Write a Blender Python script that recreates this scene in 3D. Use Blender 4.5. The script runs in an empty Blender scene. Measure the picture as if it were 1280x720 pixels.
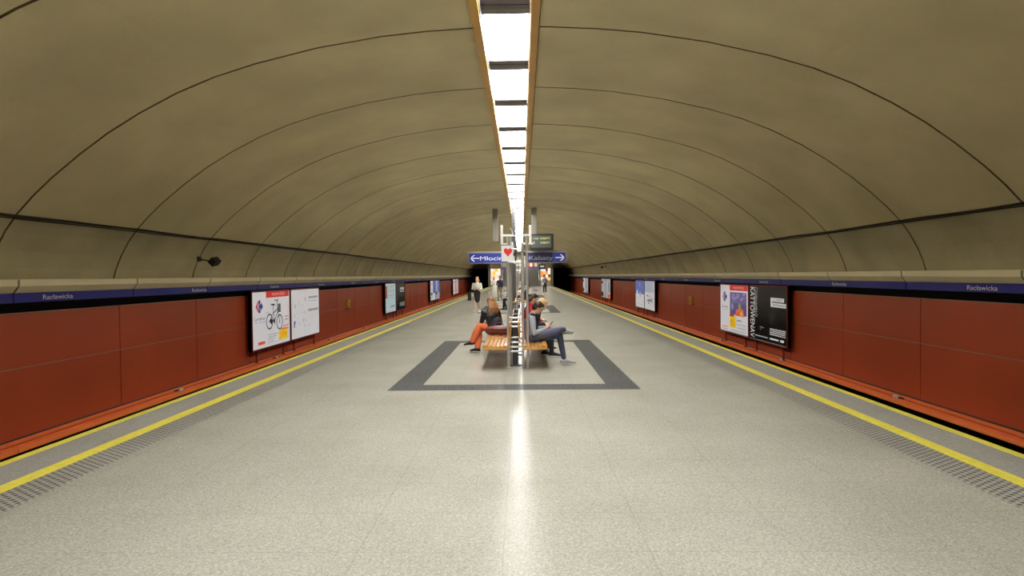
import bpy, bmesh, math, random
from mathutils import Vector, Matrix
R = math.radians
rnd = random.Random(7)
SC = bpy.context.scene
COL = SC.collection

# ------------------------------------------------------------ camera, world, exposure
cam_d = bpy.data.cameras.new('camera'); cam = bpy.data.objects.new('camera', cam_d); COL.objects.link(cam)
cam_d.sensor_width = 36.0; cam_d.lens = 740.0 * 36.0 / 1280.0
cam_d.clip_start = 0.05; cam_d.clip_end = 400
cam.matrix_world = (Matrix.Translation((0.127, 0, 1.70)) @ Matrix.Rotation(math.atan(12/740), 4, 'Z')
                    @ Matrix.Rotation(R(90) - math.atan(16/740), 4, 'X') @ Matrix.Rotation(-0.0097, 4, 'Z'))
SC.camera = cam
w = bpy.data.worlds.new('world'); SC.world = w; w.use_nodes = True
w.node_tree.nodes['Background'].inputs[0].default_value = (0.0, 0.0, 0.0, 1)
w.node_tree.nodes['Background'].inputs[1].default_value = 0.0
SC.view_settings.view_transform = 'Standard'; SC.view_settings.look = 'None'
SC.view_settings.gamma = 1.0; SC.view_settings.use_curve_mapping = False
SC.view_settings.exposure = 0.0
LAMP = 34.5           # strength of the ceiling light diffusers
SC.cycles.max_bounces = 10; SC.cycles.diffuse_bounces = 6; SC.cycles.glossy_bounces = 4
SC.cycles.use_denoising = True; SC.cycles.sample_clamp_indirect = 6.0

# ------------------------------------------------------------ materials
def lin(c):
    return tuple(((x/255)/12.92 if x/255 <= 0.04045 else ((x/255+0.055)/1.055)**2.4) for x in c) + (1,)
MATS = {}
def mat(name, rgb, rough=0.6, metal=0.0, spec=0.5, emit=None, noise=None, bump=None, coat=0.0):
    """noise=(scale, amount[, stretch]) mottles the colour, bump=(scale, strength, distance)."""
    if name in MATS: return MATS[name]
    m = bpy.data.materials.new(name); m.use_nodes = True; MATS[name] = m
    nt = m.node_tree; b = nt.nodes['Principled BSDF']
    c = lin(rgb)
    b.inputs['Base Color'].default_value = c
    b.inputs['Roughness'].default_value = rough; b.inputs['Metallic'].default_value = metal
    b.inputs['Specular IOR Level'].default_value = spec
    b.inputs['Coat Weight'].default_value = coat
    if emit:
        b.inputs['Emission Color'].default_value = lin(emit[0]); b.inputs['Emission Strength'].default_value = emit[1]
    if noise or bump:
        tc = nt.nodes.new('ShaderNodeTexCoord'); mp = nt.nodes.new('ShaderNodeMapping')
        nt.links.new(tc.outputs['Object'], mp.inputs[0])
    if noise:
        st = noise[2] if len(noise) > 2 else (1, 1, 1)
        mp.inputs['Scale'].default_value = st
        n = nt.nodes.new('ShaderNodeTexNoise'); n.inputs['Scale'].default_value = noise[0]; n.inputs['Detail'].default_value = 5
        nt.links.new(mp.outputs[0], n.inputs['Vector'])
        r = nt.nodes.new('ShaderNodeValToRGB'); a = noise[1]
        r.color_ramp.elements[0].position = 0.3; r.color_ramp.elements[1].position = 0.7
        r.color_ramp.elements[0].color = tuple(x*(1-a) for x in c[:3]) + (1,)
        r.color_ramp.elements[1].color = tuple(min(1, x*(1+a)) for x in c[:3]) + (1,)
        nt.links.new(n.outputs['Fac'], r.inputs[0]); nt.links.new(r.outputs[0], b.inputs['Base Color'])
    if bump:
        n2 = nt.nodes.new('ShaderNodeTexNoise'); n2.inputs['Scale'].default_value = bump[0]; n2.inputs['Detail'].default_value = 4
        nt.links.new(tc.outputs['Object'], n2.inputs['Vector'])
        bp = nt.nodes.new('ShaderNodeBump'); bp.inputs['Strength'].default_value = bump[1]; bp.inputs['Distance'].default_value = bump[2]
        nt.links.new(n2.outputs['Fac'], bp.inputs['Height']); nt.links.new(bp.outputs[0], b.inputs['Normal'])
    return m

def granite(name, dark, light, rough, tactile=False, joints=True, spec=0.02):
    """Speckled granite slabs; world metres come straight from object coordinates."""
    m = bpy.data.materials.new(name); m.use_nodes = True; MATS[name] = m
    nt = m.node_tree; N = nt.nodes; L = nt.links; b = N['Principled BSDF']
    tc = N.new('ShaderNodeTexCoord')
    n1 = N.new('ShaderNodeTexNoise'); n1.inputs['Scale'].default_value = 52; n1.inputs['Detail'].default_value = 8; n1.inputs['Roughness'].default_value = 0.75
    n2 = N.new('ShaderNodeTexNoise'); n2.inputs['Scale'].default_value = 0.9; n2.inputs['Detail'].default_value = 4
    v = N.new('ShaderNodeTexVoronoi'); v.inputs['Scale'].default_value = 110
    for n in (n1, n2, v): L.new(tc.outputs['Object'], n.inputs['Vector'])
    r = N.new('ShaderNodeValToRGB')
    r.color_ramp.elements[0].position = 0.33; r.color_ramp.elements[0].color = lin(dark)
    r.color_ramp.elements[1].position = 0.64; r.color_ramp.elements[1].color = lin(light)
    L.new(n1.outputs['Fac'], r.inputs[0])
    mx = N.new('ShaderNodeMixRGB'); mx.blend_type = 'MULTIPLY'; mx.inputs[0].default_value = 1
    r2 = N.new('ShaderNodeValToRGB'); r2.color_ramp.elements[0].position = 0.3; r2.color_ramp.elements[1].position = 0.7
    r2.color_ramp.elements[0].color = (0.86, 0.86, 0.85, 1); r2.color_ramp.elements[1].color = (1, 1, 1, 1)
    L.new(n2.outputs['Fac'], r2.inputs[0]); L.new(r.outputs[0], mx.inputs[1]); L.new(r2.outputs[0], mx.inputs[2])
    mv = N.new('ShaderNodeMixRGB'); mv.blend_type = 'MULTIPLY'; mv.inputs[0].default_value = 0.38
    L.new(mx.outputs[0], mv.inputs[1]); bw = N.new('ShaderNodeRGBToBW'); L.new(v.outputs['Color'], bw.inputs[0]); L.new(bw.outputs[0], mv.inputs[2])
    hs = N.new('ShaderNodeHueSaturation'); hs.inputs['Saturation'].default_value = 0.72; hs.inputs['Value'].default_value = 1.15
    L.new(mv.outputs[0], hs.inputs['Color'])
    out = hs.outputs[0]
    sep = N.new('ShaderNodeSeparateXYZ'); L.new(tc.outputs['Object'], sep.inputs[0])
    def M(op, a, bb=None, cc=None):
        n = N.new('ShaderNodeMath'); n.operation = op
        for i, q in enumerate((a, bb, cc)):
            if q is None: continue
            if isinstance(q, (int, float)): n.inputs[i].default_value = q
            else: L.new(q, n.inputs[i])
        return n.outputs[0]
    if joints:   # hairline joints between slabs
        jx = M('GREATER_THAN', M('ABSOLUTE', M('SUBTRACT', M('FRACT', M('DIVIDE', sep.outputs['X'], 0.9)), 0.5)), 0.4965)
        jy = M('GREATER_THAN', M('ABSOLUTE', M('SUBTRACT', M('FRACT', M('DIVIDE', sep.outputs['Y'], 0.6)), 0.5)), 0.4955)
        j = M('MULTIPLY', M('MAXIMUM', jx, jy), 0.22)
        mj = N.new('ShaderNodeMixRGB'); L.new(j, mj.inputs[0]); L.new(out, mj.inputs[1]); mj.inputs[2].default_value = lin((70, 68, 60)); out = mj.outputs[0]
    if tactile:  # rows of staggered studs drawn as dark dashes
        u = M('DIVIDE', sep.outputs['X'], 0.0514); row = M('FLOOR', u)
        fu = M('FRACT', u)
        fv = M('FRACT', M('ADD', M('DIVIDE', sep.outputs['Y'], 0.064), M('MULTIPLY', row, 0.5)))
        du = M('LESS_THAN', M('ABSOLUTE', M('SUBTRACT', fu, 0.5)), 0.32)
        dv = M('LESS_THAN', M('ABSOLUTE', M('SUBTRACT', fv, 0.5)), 0.24)
        d = M('MULTIPLY', M('MULTIPLY', du, dv), 0.82)
        mj = N.new('ShaderNodeMixRGB'); L.new(d, mj.inputs[0]); L.new(out, mj.inputs[1]); mj.inputs[2].default_value = lin((48, 46, 42)); out = mj.outputs[0]
    L.new(out, b.inputs['Base Color'])
    n3 = N.new('ShaderNodeTexNoise'); n3.inputs['Scale'].default_value = 160; n3.inputs['Detail'].default_value = 3
    L.new(tc.outputs['Object'], n3.inputs['Vector'])
    bp = N.new('ShaderNodeBump'); bp.inputs['Strength'].default_value = 0.10; bp.inputs['Distance'].default_value = 0.004
    L.new(n3.outputs['Fac'], bp.inputs['Height']); L.new(bp.outputs[0], b.inputs['Normal'])
    mr = N.new('ShaderNodeMapRange'); mr.inputs['To Min'].default_value = rough*0.6; mr.inputs['To Max'].default_value = rough*1.35
    L.new(n1.outputs['Fac'], mr.inputs['Value']); mr.inputs['From Min'].default_value = 0.3; mr.inputs['From Max'].default_value = 0.7; L.new(mr.outputs[0], b.inputs['Roughness'])
    b.inputs['Specular IOR Level'].default_value = spec
    return m

M_FLOOR = granite('pale_granite', (152, 148, 133), (186, 182, 164), 0.19)
M_EDGE = granite('edge_granite', (148, 145, 136), (178, 174, 164), 0.5)
M_TACT = granite('tactile_paving', (148, 144, 134), (178, 174, 162), 0.5, tactile=True, joints=False)
M_DARKG = granite('dark_granite', (78, 79, 80), (102, 103, 104), 0.26)
M_YEL = mat('yellow_line_paint', (232, 218, 84), 0.5, noise=(14, 0.10))
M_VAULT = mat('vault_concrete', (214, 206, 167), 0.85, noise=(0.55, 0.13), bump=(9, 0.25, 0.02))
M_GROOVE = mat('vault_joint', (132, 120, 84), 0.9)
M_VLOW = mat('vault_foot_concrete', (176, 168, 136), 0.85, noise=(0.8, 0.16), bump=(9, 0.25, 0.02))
M_PANEL = mat('red_wall_panel', (178, 74, 38), 0.42, noise=(0.5, 0.10))
M_PANELJ = mat('wall_joint_metal', (150, 135, 120), 0.4)
M_JDARK = mat('wall_joint_dark', (88, 62, 48), 0.6)
M_CREAM = mat('cornice_cream', (226, 216, 176), 0.5, noise=(1.2, 0.05))
M_SEAM = mat('cornice_seam', (52, 44, 30), 0.8)
M_BLUE = mat('blue_enamel', (16, 24, 128), 0.4)
M_LETTER = mat('white_lettering', (225, 225, 230), 0.5)
M_ORANGE = mat('orange_cover', (255, 128, 62), 0.38, noise=(3, 0.07))
M_ORED = mat('orange_cover_lip', (214, 84, 40), 0.4)
M_BLACK = mat('plain_black', (14, 13, 12), 0.9)  # near-black for trackbed, tunnel walls and the backing behind the panels
M_CABLE = mat('cable_black', (44, 38, 28), 0.8)
M_AMBER = mat('amber_trim', (206, 158, 60), 0.45, noise=(2.5, 0.06))
M_GREYBAR = mat('grey_light_frame', (92, 88, 90), 0.5)
M_LAMP = mat('light_diffuser', (255, 255, 255), 0.5, emit=((252, 252, 250), LAMP))
M_STEEL = mat('brushed_steel', (214, 212, 206), 0.32, 0.7)
M_STEELD = mat('steel_dull', (168, 166, 158), 0.5, 0.1)
M_WOOD = mat('varnished_wood', (204, 146, 66), 0.28, noise=(9, 0.28, (6, 0.7, 6)), coat=0.4)
M_GREY = mat('grey_paint', (176, 170, 164), 0.5)
M_DGREY = mat('dark_grey_metal', (58, 58, 60), 0.45)
M_DRED = mat('dark_red_frame', (128, 44, 30), 0.4)
M_WHITE = mat('poster_white', (222, 220, 222), 0.35, emit=((222, 220, 224), 0.42))
M_IVORY = mat('matt_white', (214, 212, 208), 0.5)
M_PBLACK = mat('poster_black', (22, 21, 22), 0.35)

def flat(name, rgb, rough=0.4): return mat('ink_' + name, rgb, rough, emit=(rgb, 0.42))   # the boards are lit from behind
I_RED = flat('red', (206, 44, 40)); I_PINK = flat('pale_pink', (236, 196, 186)); I_NAVY = flat('navy', (30, 52, 140))
I_GREYT = flat('grey', (128, 128, 136)); I_LG = flat('light_grey', (176, 178, 184)); I_YEL = flat('yellow', (238, 204, 16)); I_DARK = flat('dark', (34, 34, 36))
I_ORG = flat('orange', (232, 120, 80)); I_PURP = flat('purple', (112, 100, 150)); I_LILAC = flat('lilac', (158, 150, 190)); I_BLUE = flat('blue', (90, 112, 190))
I_WHITE = flat('white', (224, 222, 222)); I_BROWN = flat('brown', (140, 80, 60)); I_CYAN = flat('pale_cyan', (186, 206, 208)); I_GREEN = flat('olive', (150, 160, 90))

# ------------------------------------------------------------ mesh builder and tagging
class MB:
    def __init__(s): s.v = []; s.f = []; s.m = []; s.mats = []
    def mi(s, m):
        if m not in s.mats: s.mats.append(m)
        return s.mats.index(m)
    def poly(s, pts, m):
        b = len(s.v); s.v += [tuple(p) for p in pts]; s.f.append(tuple(range(b, b+len(pts)))); s.m.append(s.mi(m)); return s
    def mesh(s, verts, faces, m):
        b = len(s.v); s.v += [tuple(p) for p in verts]; k = s.mi(m)
        for f in faces: s.f.append(tuple(i+b for i in f)); s.m.append(k)
        return s
    def box(s, x0, x1, y0, y1, z0, z1, m, M=None):
        V = [Vector((x, y, z)) for x in (x0, x1) for y in (y0, y1) for z in (z0, z1)]
        if M is not None: V = [M @ p for p in V]
        return s.mesh(V, [(0,1,3,2),(4,6,7,5),(0,4,5,1),(2,3,7,6),(0,2,6,4),(1,5,7,3)], m)
    def tube(s, p0, p1, r, m, n=12, r1=None):
        p0 = Vector(p0); p1 = Vector(p1); d = (p1-p0).normalized(); r1 = r if r1 is None else r1
        a = d.orthogonal().normalized(); b = d.cross(a)
        V = []
        for p, rr in ((p0, r), (p1, r1)):
            for i in range(n):
                t = 2*math.pi*i/n; V.append(p + a*(rr*math.cos(t)) + b*(rr*math.sin(t)))
        F = [(i, (i+1) % n, n+(i+1) % n, n+i) for i in range(n)] + [tuple(range(n))[::-1], tuple(range(n, 2*n))]
        return s.mesh(V, F, m)
    def path(s, pts, r, m, n=8):
        for a, b in zip(pts, pts[1:]): s.tube(a, b, r, m, n)
        return s
    def ell(s, c, r, m, B=None, nu=18, nv=12):
        c = Vector(c); V = []; F = []
        B = B or Matrix.Identity(3)
        for j in range(1, nv):
            ph = math.pi*j/nv
            for i in range(nu):
                t = 2*math.pi*i/nu
                V.append(c + B @ Vector((r[0]*math.sin(ph)*math.cos(t), r[1]*math.sin(ph)*math.sin(t), r[2]*math.cos(ph))))
        top = len(V); V.append(c + B @ Vector((0, 0, r[2]))); V.append(c + B @ Vector((0, 0, -r[2])))
        for j in range(nv-2):
            for i in range(nu): F.append((j*nu+i, (j+1)*nu+i, (j+1)*nu+(i+1) % nu, j*nu+(i+1) % nu))
        for i in range(nu):
            F.append((top, i, (i+1) % nu)); F.append((top+1, (nv-2)*nu+(i+1) % nu, (nv-2)*nu+i))
        return s.mesh(V, F, m)
    def loft(s, pts, rad, m, side=None, n=16):
        """Rounded tube through pts; rad = r or (a along side, b across)."""
        P = [Vector(p) for p in pts]; rad = [(q, q) if isinstance(q, (int, float)) else q for q in rad]
        sd = Vector(side) if side is not None else None
        rings = []
        def frame(i):
            d = (P[min(i+1, len(P)-1)] - P[max(i-1, 0)]).normalized()
            a = sd - d*sd.dot(d) if sd is not None else d.orthogonal()
            if a.length < 1e-4: a = d.orthogonal()
            a.normalize(); return d, a, d.cross(a)
        prev = None
        for i in range(len(P)):
            d, a, b = frame(i)
            if sd is None and prev is not None:
                a = (prev - d*prev.dot(d)).normalized(); b = d.cross(a)
            prev = a; ra, rb = rad[i]
            seq = [(0, 1)]
            e = min(ra, rb)
            if i == 0: seq = [(-0.95, 0.3), (-0.7, 0.72), (-0.35, 0.93), (0, 1)]
            if i == len(P)-1: seq = [(0, 1), (0.35, 0.93), (0.7, 0.72), (0.95, 0.3)]
            for off, k in seq:
                rings.append([P[i] + d*(off*e) + a*(ra*k*math.cos(2*math.pi*t/n)) + b*(rb*k*math.sin(2*math.pi*t/n)) for t in range(n)])
        V = [p for r in rings for p in r]; F = []
        for j in range(len(rings)-1):
            for i in range(n): F.append((j*n+i, j*n+(i+1) % n, (j+1)*n+(i+1) % n, (j+1)*n+i))
        F.append(tuple(range(n))[::-1]); k = (len(rings)-1)*n; F.append(tuple(range(k, k+n)))
        return s.mesh(V, F, m)
    def build(s, name, parent=None, org=(0, 0, 0), smooth=False, bevel=0, remesh=0, loc=None):
        o_ = Vector(org)
        me = bpy.data.meshes.new(name); me.from_pydata([tuple(Vector(p)-o_) for p in s.v], [], s.f)
        for m in s.mats: me.materials.append(m)
        me.polygons.foreach_set('material_index', s.m)
        me.update()
        bm = bmesh.new(); bm.from_mesh(me)
        if len(bm.faces) < 60000: bmesh.ops.recalc_face_normals(bm, faces=bm.faces)
        bm.to_mesh(me); bm.free()
        o = bpy.data.objects.new(name, me); COL.objects.link(o)
        if remesh:
            md = o.modifiers.new('r', 'REMESH'); md.mode = 'VOXEL'; md.voxel_size = remesh; md.use_smooth_shade = True
            ms = o.modifiers.new('s', 'SMOOTH'); ms.factor = 0.6; ms.iterations = 3
            dg = bpy.context.evaluated_depsgraph_get(); dg.update()
            nm = bpy.data.meshes.new_from_object(o.evaluated_get(dg)); o.modifiers.clear(); o.data = nm; nm.name = name
            nm.materials.clear(); nm.materials.append(s.mats[0]); smooth = True
        if smooth: o.data.polygons.foreach_set('use_smooth', [True]*len(o.data.polygons))
        if bevel:
            md = o.modifiers.new('bevel', 'BEVEL'); md.width = bevel; md.segments = 2; md.limit_method = 'ANGLE'
        o.location = o_ if loc is None else loc
        if parent is not None: o.parent = parent
        return o

def tag(o, label=None, cat=None, group=None, kind=None):
    if label: o['label'] = label
    if cat: o['category'] = cat
    if group: o['group'] = group
    if kind: o['kind'] = kind
    return o
def struct(o): o['kind'] = 'structure'; return o
def empty(name, loc, rz=0):
    o = bpy.data.objects.new(name, None); COL.objects.link(o); o.location = loc; o.rotation_euler = (0, 0, rz); o.empty_display_size = 0.1; return o
def copy_tree(root):
    kids = [c for c in bpy.data.objects if c.parent == root]
    c = root.copy(); COL.objects.link(c)
    for k in kids:
        d = k.copy(); COL.objects.link(d); d.parent = c
        for g in [x for x in bpy.data.objects if x.parent == k]:
            e = g.copy(); COL.objects.link(e); e.parent = d
    return c
FONT = {}
def glyphs(text):
    """2-D mesh of a text: verts, faces, width, cap height (from x=0, baseline 0)."""
    if text in FONT: return FONT[text]
    cu = bpy.data.curves.new('t', 'FONT'); cu.body = text; cu.size = 1.0
    o = bpy.data.objects.new('t', cu); COL.objects.link(o)
    dg = bpy.context.evaluated_depsgraph_get(); dg.update()
    me = o.evaluated_get(dg).to_mesh()
    V = [(v.co.x, v.co.y) for v in me.vertices]; F = [tuple(p.vertices) for p in me.polygons]
    bpy.data.objects.remove(o)
    x0 = min(v[0] for v in V); x1 = max(v[0] for v in V)
    V = [(x-x0, y) for x, y in V]
    FONT[text] = (V, F, x1-x0, 0.73); return FONT[text]

P = 2.92; SEAM0 = 9.33; RIB0 = 9.17
Y0, Y1 = -13.0, 98.0

# ------------------------------------------------------------ floor (platform deck with its inlays)
xs = [-4.75, -4.64, -4.20, -4.04, -3.68, -1.885, -1.425, 1.415, 1.875, 3.68, 4.04, 4.20, 4.64, 4.75]
rects = [8.73 + 17.65*k for k in range(5)]
ys = [Y0, Y1]
for r in rects: ys += [r, r+0.46, r+6.2, r+6.66]
ys = sorted(ys)
f = MB()
for j in range(len(ys)-1):
    ym = (ys[j]+ys[j+1])/2
    for i in range(len(xs)-1):
        ax = abs((xs[i]+xs[i+1])/2)
        m = M_FLOOR
        if ax > 4.64: m = M_YEL
        elif ax > 4.20: m = M_EDGE
        elif ax > 4.04: m = M_YEL
        elif ax > 3.68: m = M_TACT
        elif ax < 1.88:
            for r in rects:
                if r < ym < r+6.66:
                    if not (r+0.46 < ym < r+6.2) or ax > 1.42: m = M_DARKG
        f.poly([(xs[i], ys[j], 0), (xs[i+1], ys[j], 0), (xs[i+1], ys[j+1], 0), (xs[i], ys[j+1], 0)], m)
for s in (-1, 1):
    f.poly([(4.75*s, Y0, 0), (4.75*s, Y1, 0), (4.75*s, Y1, -0.12), (4.75*s, Y0, -0.12)], M_YEL)
    f.poly([(4.75*s, Y0, -0.12), (4.75*s, Y1, -0.12), (4.60*s, Y1, -0.12), (4.60*s, Y0, -0.12)], M_BLACK)
    f.poly([(4.60*s, Y0, -0.12), (4.60*s, Y1, -0.12), (4.60*s, Y1, -1.5), (4.60*s, Y0, -1.5)], M_BLACK)
    f.poly([(4.60*s, Y0, -1.5), (4.60*s, Y1+30, -1.5), (8.4*s, Y1+30, -1.5), (8.4*s, Y0, -1.5)], M_BLACK)
    for rx in (5.5, 6.95):
        f.box(min(rx*s, rx*s+0.07*s), max(rx*s, rx*s+0.07*s), Y0, Y1+20, -1.5, -1.34, M_DGREY)
struct(f.build('floor'))

# ------------------------------------------------------------ vault
PROF = [(0, 5.66), (0.44, 5.66), (0.44, 5.505), (0.6, 5.50), (1.3, 5.462), (2.0, 5.395), (3.0, 5.235), (3.96, 5.01), (4.6, 4.815), (5.2, 4.575), (5.8, 4.27), (6.3, 3.97), (6.75, 3.65), (7.2, 3.29), (7.5, 3.015), (7.77, 2.73), (7.96, 2.47), (8.12, 2.18), (8.24, 1.9), (8.32, 1.6), (8.36, 1.45)]
prof = [(-x, z) for x, z in PROF[::-1]] + PROF[1:]
f = MB()
nseg = int((Y1-Y0)/P)+3
g = 0.021
for k in range(-8, 32):
    y0 = RIB0 + k*P + g; y1 = RIB0 + (k+1)*P - g
    y0 = max(y0, Y0); y1 = min(y1, Y1)
    if y1 <= y0: continue
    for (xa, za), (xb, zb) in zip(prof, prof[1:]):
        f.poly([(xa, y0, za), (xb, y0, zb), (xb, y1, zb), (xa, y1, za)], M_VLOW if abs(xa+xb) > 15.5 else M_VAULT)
    ye = min(y1 + 2*g, Y1)
    for (xa, za), (xb, zb) in zip(prof, prof[1:]):
        na = Vector((xa*0.12, 0, 1)).normalized()*0.03; nb = Vector((xb*0.12, 0, 1)).normalized()*0.03
        A0, B0 = Vector((xa, y1, za)), Vector((xb, y1, zb)); A1, B1 = Vector((xa, ye, za)), Vector((xb, ye, zb))
        f.poly([A0, B0, B0+nb, A0+na], M_GROOVE); f.poly([A1, B1, B1+nb, A1+na], M_GROOVE); f.poly([A0+na, B0+nb, B1+nb, A1+na], M_GROOVE)
o = struct(f.build('ceiling'))

# ------------------------------------------------------------ side walls, cornices, name bands, rail covers
for s, side in ((-1, 'left'), (1, 'right')):
    f = MB()
    def X(x): return x*s
    zt, zj, zb = 1.14, 0.22, -0.95
    k = -8
    gy = 0.012
    while SEAM0 + k*P < Y1:
        a = max(SEAM0 + k*P + gy, Y0); b = min(SEAM0 + (k+1)*P - gy, Y1)
        if b > a:
            for z0, z1 in ((zb, zj-0.008), (zj+0.008, zt)):
                f.box(min(X(8.30), X(8.34)), max(X(8.30), X(8.34)), a, b, z0, z1, M_PANEL)
            f.box(min(X(8.325), X(8.36)), max(X(8.325), X(8.36)), b, b+2*gy, zb, zt, M_JDARK)
        k += 1
    f.box(min(X(8.305), X(8.335)), max(X(8.305), X(8.335)), Y0, Y1, zj-0.008, zj+0.008, M_PANELJ)
    f.box(min(X(8.28), X(8.30)), max(X(8.28), X(8.30)), Y0, Y1, zb-0.004, zb+0.018, M_DGREY)
    f.box(min(X(8.295), X(8.335)), max(X(8.295), X(8.335)), Y0, Y1, zt, zt+0.012, M_PANELJ)
    f.box(min(X(8.36), X(8.5)), max(X(8.36), X(8.5)), Y0, Y1+25, -1.5, 1.6, M_BLACK)
    struct(f.build('wall_' + side))
    # cornice in separate lengths with a thin open joint
    f = MB()
    k = -8
    cs = [(8.34, 1.712), (7.90, 1.705), (7.90, 1.60), (7.985, 1.49), (8.34, 1.49)]
    while SEAM0 + k*P < Y1:
        a = max(SEAM0 + k*P + 0.022, Y0); b = min(SEAM0 + (k+1)*P - 0.022, Y1)
        if b > a:
            n = len(cs)
            V = [(X(x), a, z) for x, z in cs] + [(X(x), b, z) for x, z in cs]
            f.mesh(V, [(i, (i+1) % n, n+(i+1) % n, n+i) for i in range(n)] + [tuple(range(n)), tuple(range(n, 2*n))], M_CREAM)
            V = [(X(min(x+0.025, 8.34)), b, z-0.012) for x, z in cs] + [(X(min(x+0.025, 8.34)), b+0.044, z-0.012) for x, z in cs]
            f.mesh(V, [(i, (i+1) % n, n+(i+1) % n, n+i) for i in range(n)], M_SEAM)
        k += 1
    struct(f.build('trim_1' if s < 0 else 'trim_2'))
    # blue band carrying the station name
    f = MB(); k = -8
    while SEAM0 + k*P < Y1:
        a = max(SEAM0 + k*P + 0.012, Y0); b = min(SEAM0 + (k+1)*P - 0.012, Y1)
        if b > a: f.box(min(X(8.0), X(8.04)), max(X(8.0), X(8.04)), a, b, 1.33, 1.485, M_BLUE)
        k += 1
    f.box(min(X(8.012), X(8.03)), max(X(8.012), X(8.03)), Y0, Y1, 1.335, 1.48, M_PBLACK)
    band = f.build('station_name_band', org=(X(8.0), Y0, 1.33))
    tag(band, 'long blue band with white station names under the cream cornice of the %s wall' % side, 'sign', 'blue station name bands')
    V, F, wd, cap = glyphs('Racławicka')
    for k in range(-2, 19):
        yc = 10.25 + 4.56*k
        t = MB(); hw = 0.335; hh = 0.088
        pts = []
        for x, y in V:
            uy = (x/wd - 0.5)*2*hw
            pts.append((X(7.997), yc + (uy if s < 0 else -uy), 1.365 + y/cap*hh))
        t.mesh(pts, F, M_LETTER)
        o = t.build('station_name', org=(X(7.997), yc, 1.365))
        o.parent = band; o.location = (o.location.x-band.location.x, o.location.y-band.location.y, o.location.z-band.location.z)
    # orange rail cover along the foot of the wall
    f = MB()
    cs = [(8.29, -0.96), (8.17, -0.985), (8.165, -1.002), (8.05, -1.022), (8.035, -1.10), (8.06, -1.12), (8.29, -1.12)]
    k = -3
    while -13 + 5.6*(k+3) < Y1:
        a = -13 + 5.6*(k+3) + 0.008; b = min(a + 5.584, Y1); k += 1
        n = len(cs)
        V = [(X(x), a, z) for x, z in cs] + [(X(x), b, z) for x, z in cs]
        f.mesh(V, [(i, (i+1) % n, n+(i+1) % n, n+i) for i in range(n)] + [tuple(range(n)), tuple(range(n, 2*n))], M_ORANGE)
    f.box(min(X(8.14), X(8.18)), max(X(8.14), X(8.18)), Y0, Y1, -1.0, -0.983, M_ORED)
    cov = f.build('rail_cover', org=(X(8.2), Y0, -1.12))
    tag(cov, 'orange ledge covering the power rail along the foot of the %s wall' % side, 'rail cover', 'orange power rail covers')
    y = (14.1 if s < 0 else 12.75) - 5.6
    while y < 60:
        t = MB()
        t.box(min(X(8.1), X(8.17)), max(X(8.1), X(8.17)), y-0.06, y+0.08, -1.01, -0.95, M_IVORY)
        t.box(min(X(8.13), X(8.16)), max(X(8.13), X(8.16)), y-0.22, y-0.06, -1.0, -0.965, M_CABLE)
        o = t.build('clamp', bevel=0.006, org=(X(8.13), y, -1.0)); o.parent = cov; o.location = o.location - cov.location
        o['label'] = 'white clamp with a short black lead'
        y += 5.6
    # black cable along the kink of the vault
    f = MB(); pts = []
    yy = Y0
    while yy < Y1-0.5:
        pts.append((X(7.735 + rnd.uniform(-0.012, 0.012)), yy, 2.70 + rnd.uniform(-0.014, 0.014))); yy += 1.1
    f.path(pts, 0.021, M_CABLE, 7)
    f.path([(p[0]+0.02*s, p[1], p[2]-0.035) for p in pts[::2]], 0.012, M_CABLE, 6)
    o = f.build('cable', org=(X(7.735), Y0, 2.70))
    tag(o, 'sagging black cable run along the %s side of the vault' % side, 'cable', 'black cables on the vault')

# ------------------------------------------------------------ ends of the hall
f = MB()
f.box(-9, 9, Y0-0.3, Y0, -1.6, 6, M_VAULT); struct(f.build('wall_back'))
f = MB()
M_END = mat('end_wall_plaster', (150, 142, 116), 0.8)
def vz(x):
    x = abs(x)
    for (a, za), (b, zb) in zip(PROF, PROF[1:]):
        if a <= x <= b and b > a: return za + (zb-za)*(x-a)/(b-a)
    return 1.4
EX = [-8.34, -7.7, -7, -6, -4.9, -3, -1.5, 0, 1.5, 3, 4.9, 6, 7, 7.7, 8.34]
for a, b in zip(EX, EX[1:]):
    lo = 2.75 if abs((a+b)/2) > 4.9 else 3.9
    f.mesh([(a, Y1-0.3, lo), (b, Y1-0.3, lo), (b, Y1-0.3, 5.9 if abs(b) < 1 else vz(b)+0.15), (a, Y1-0.3, 5.9 if abs(a) < 1 else vz(a)+0.15), (a, Y1, lo), (b, Y1, lo), (b, Y1, 5.9 if abs(b) < 1 else vz(b)+0.15), (a, Y1, 5.9 if abs(a) < 1 else vz(a)+0.15)],
           [(0, 1, 2, 3), (4, 5, 6, 7), (0, 1, 5, 4)], M_END)
for s in (-1, 1):
    g2 = MB(); g2.box(min(4.62*s, 4.9*s), max(4.62*s, 4.9*s), Y1-9, Y1+25, -1.5, 3.9, M_END); struct(g2.build('trim_5' if s < 0 else 'trim_6'))
    f.box(min(4.9*s, 8.5*s), max(4.9*s, 8.5*s), Y1, Y1+25, 2.75, 2.9, M_BLACK)
    f.box(min(4.9*s, 4.95*s), max(4.9*s, 4.95*s), Y1-0.3, Y1+25, -1.5, 2.9, M_BLACK)
    f.box(min(4.9*s, 8.5*s), max(4.9*s, 8.5*s), Y1+24.8, Y1+25, -1.6, 2.9, M_BLACK)
struct(f.build('wall_front'))

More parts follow.
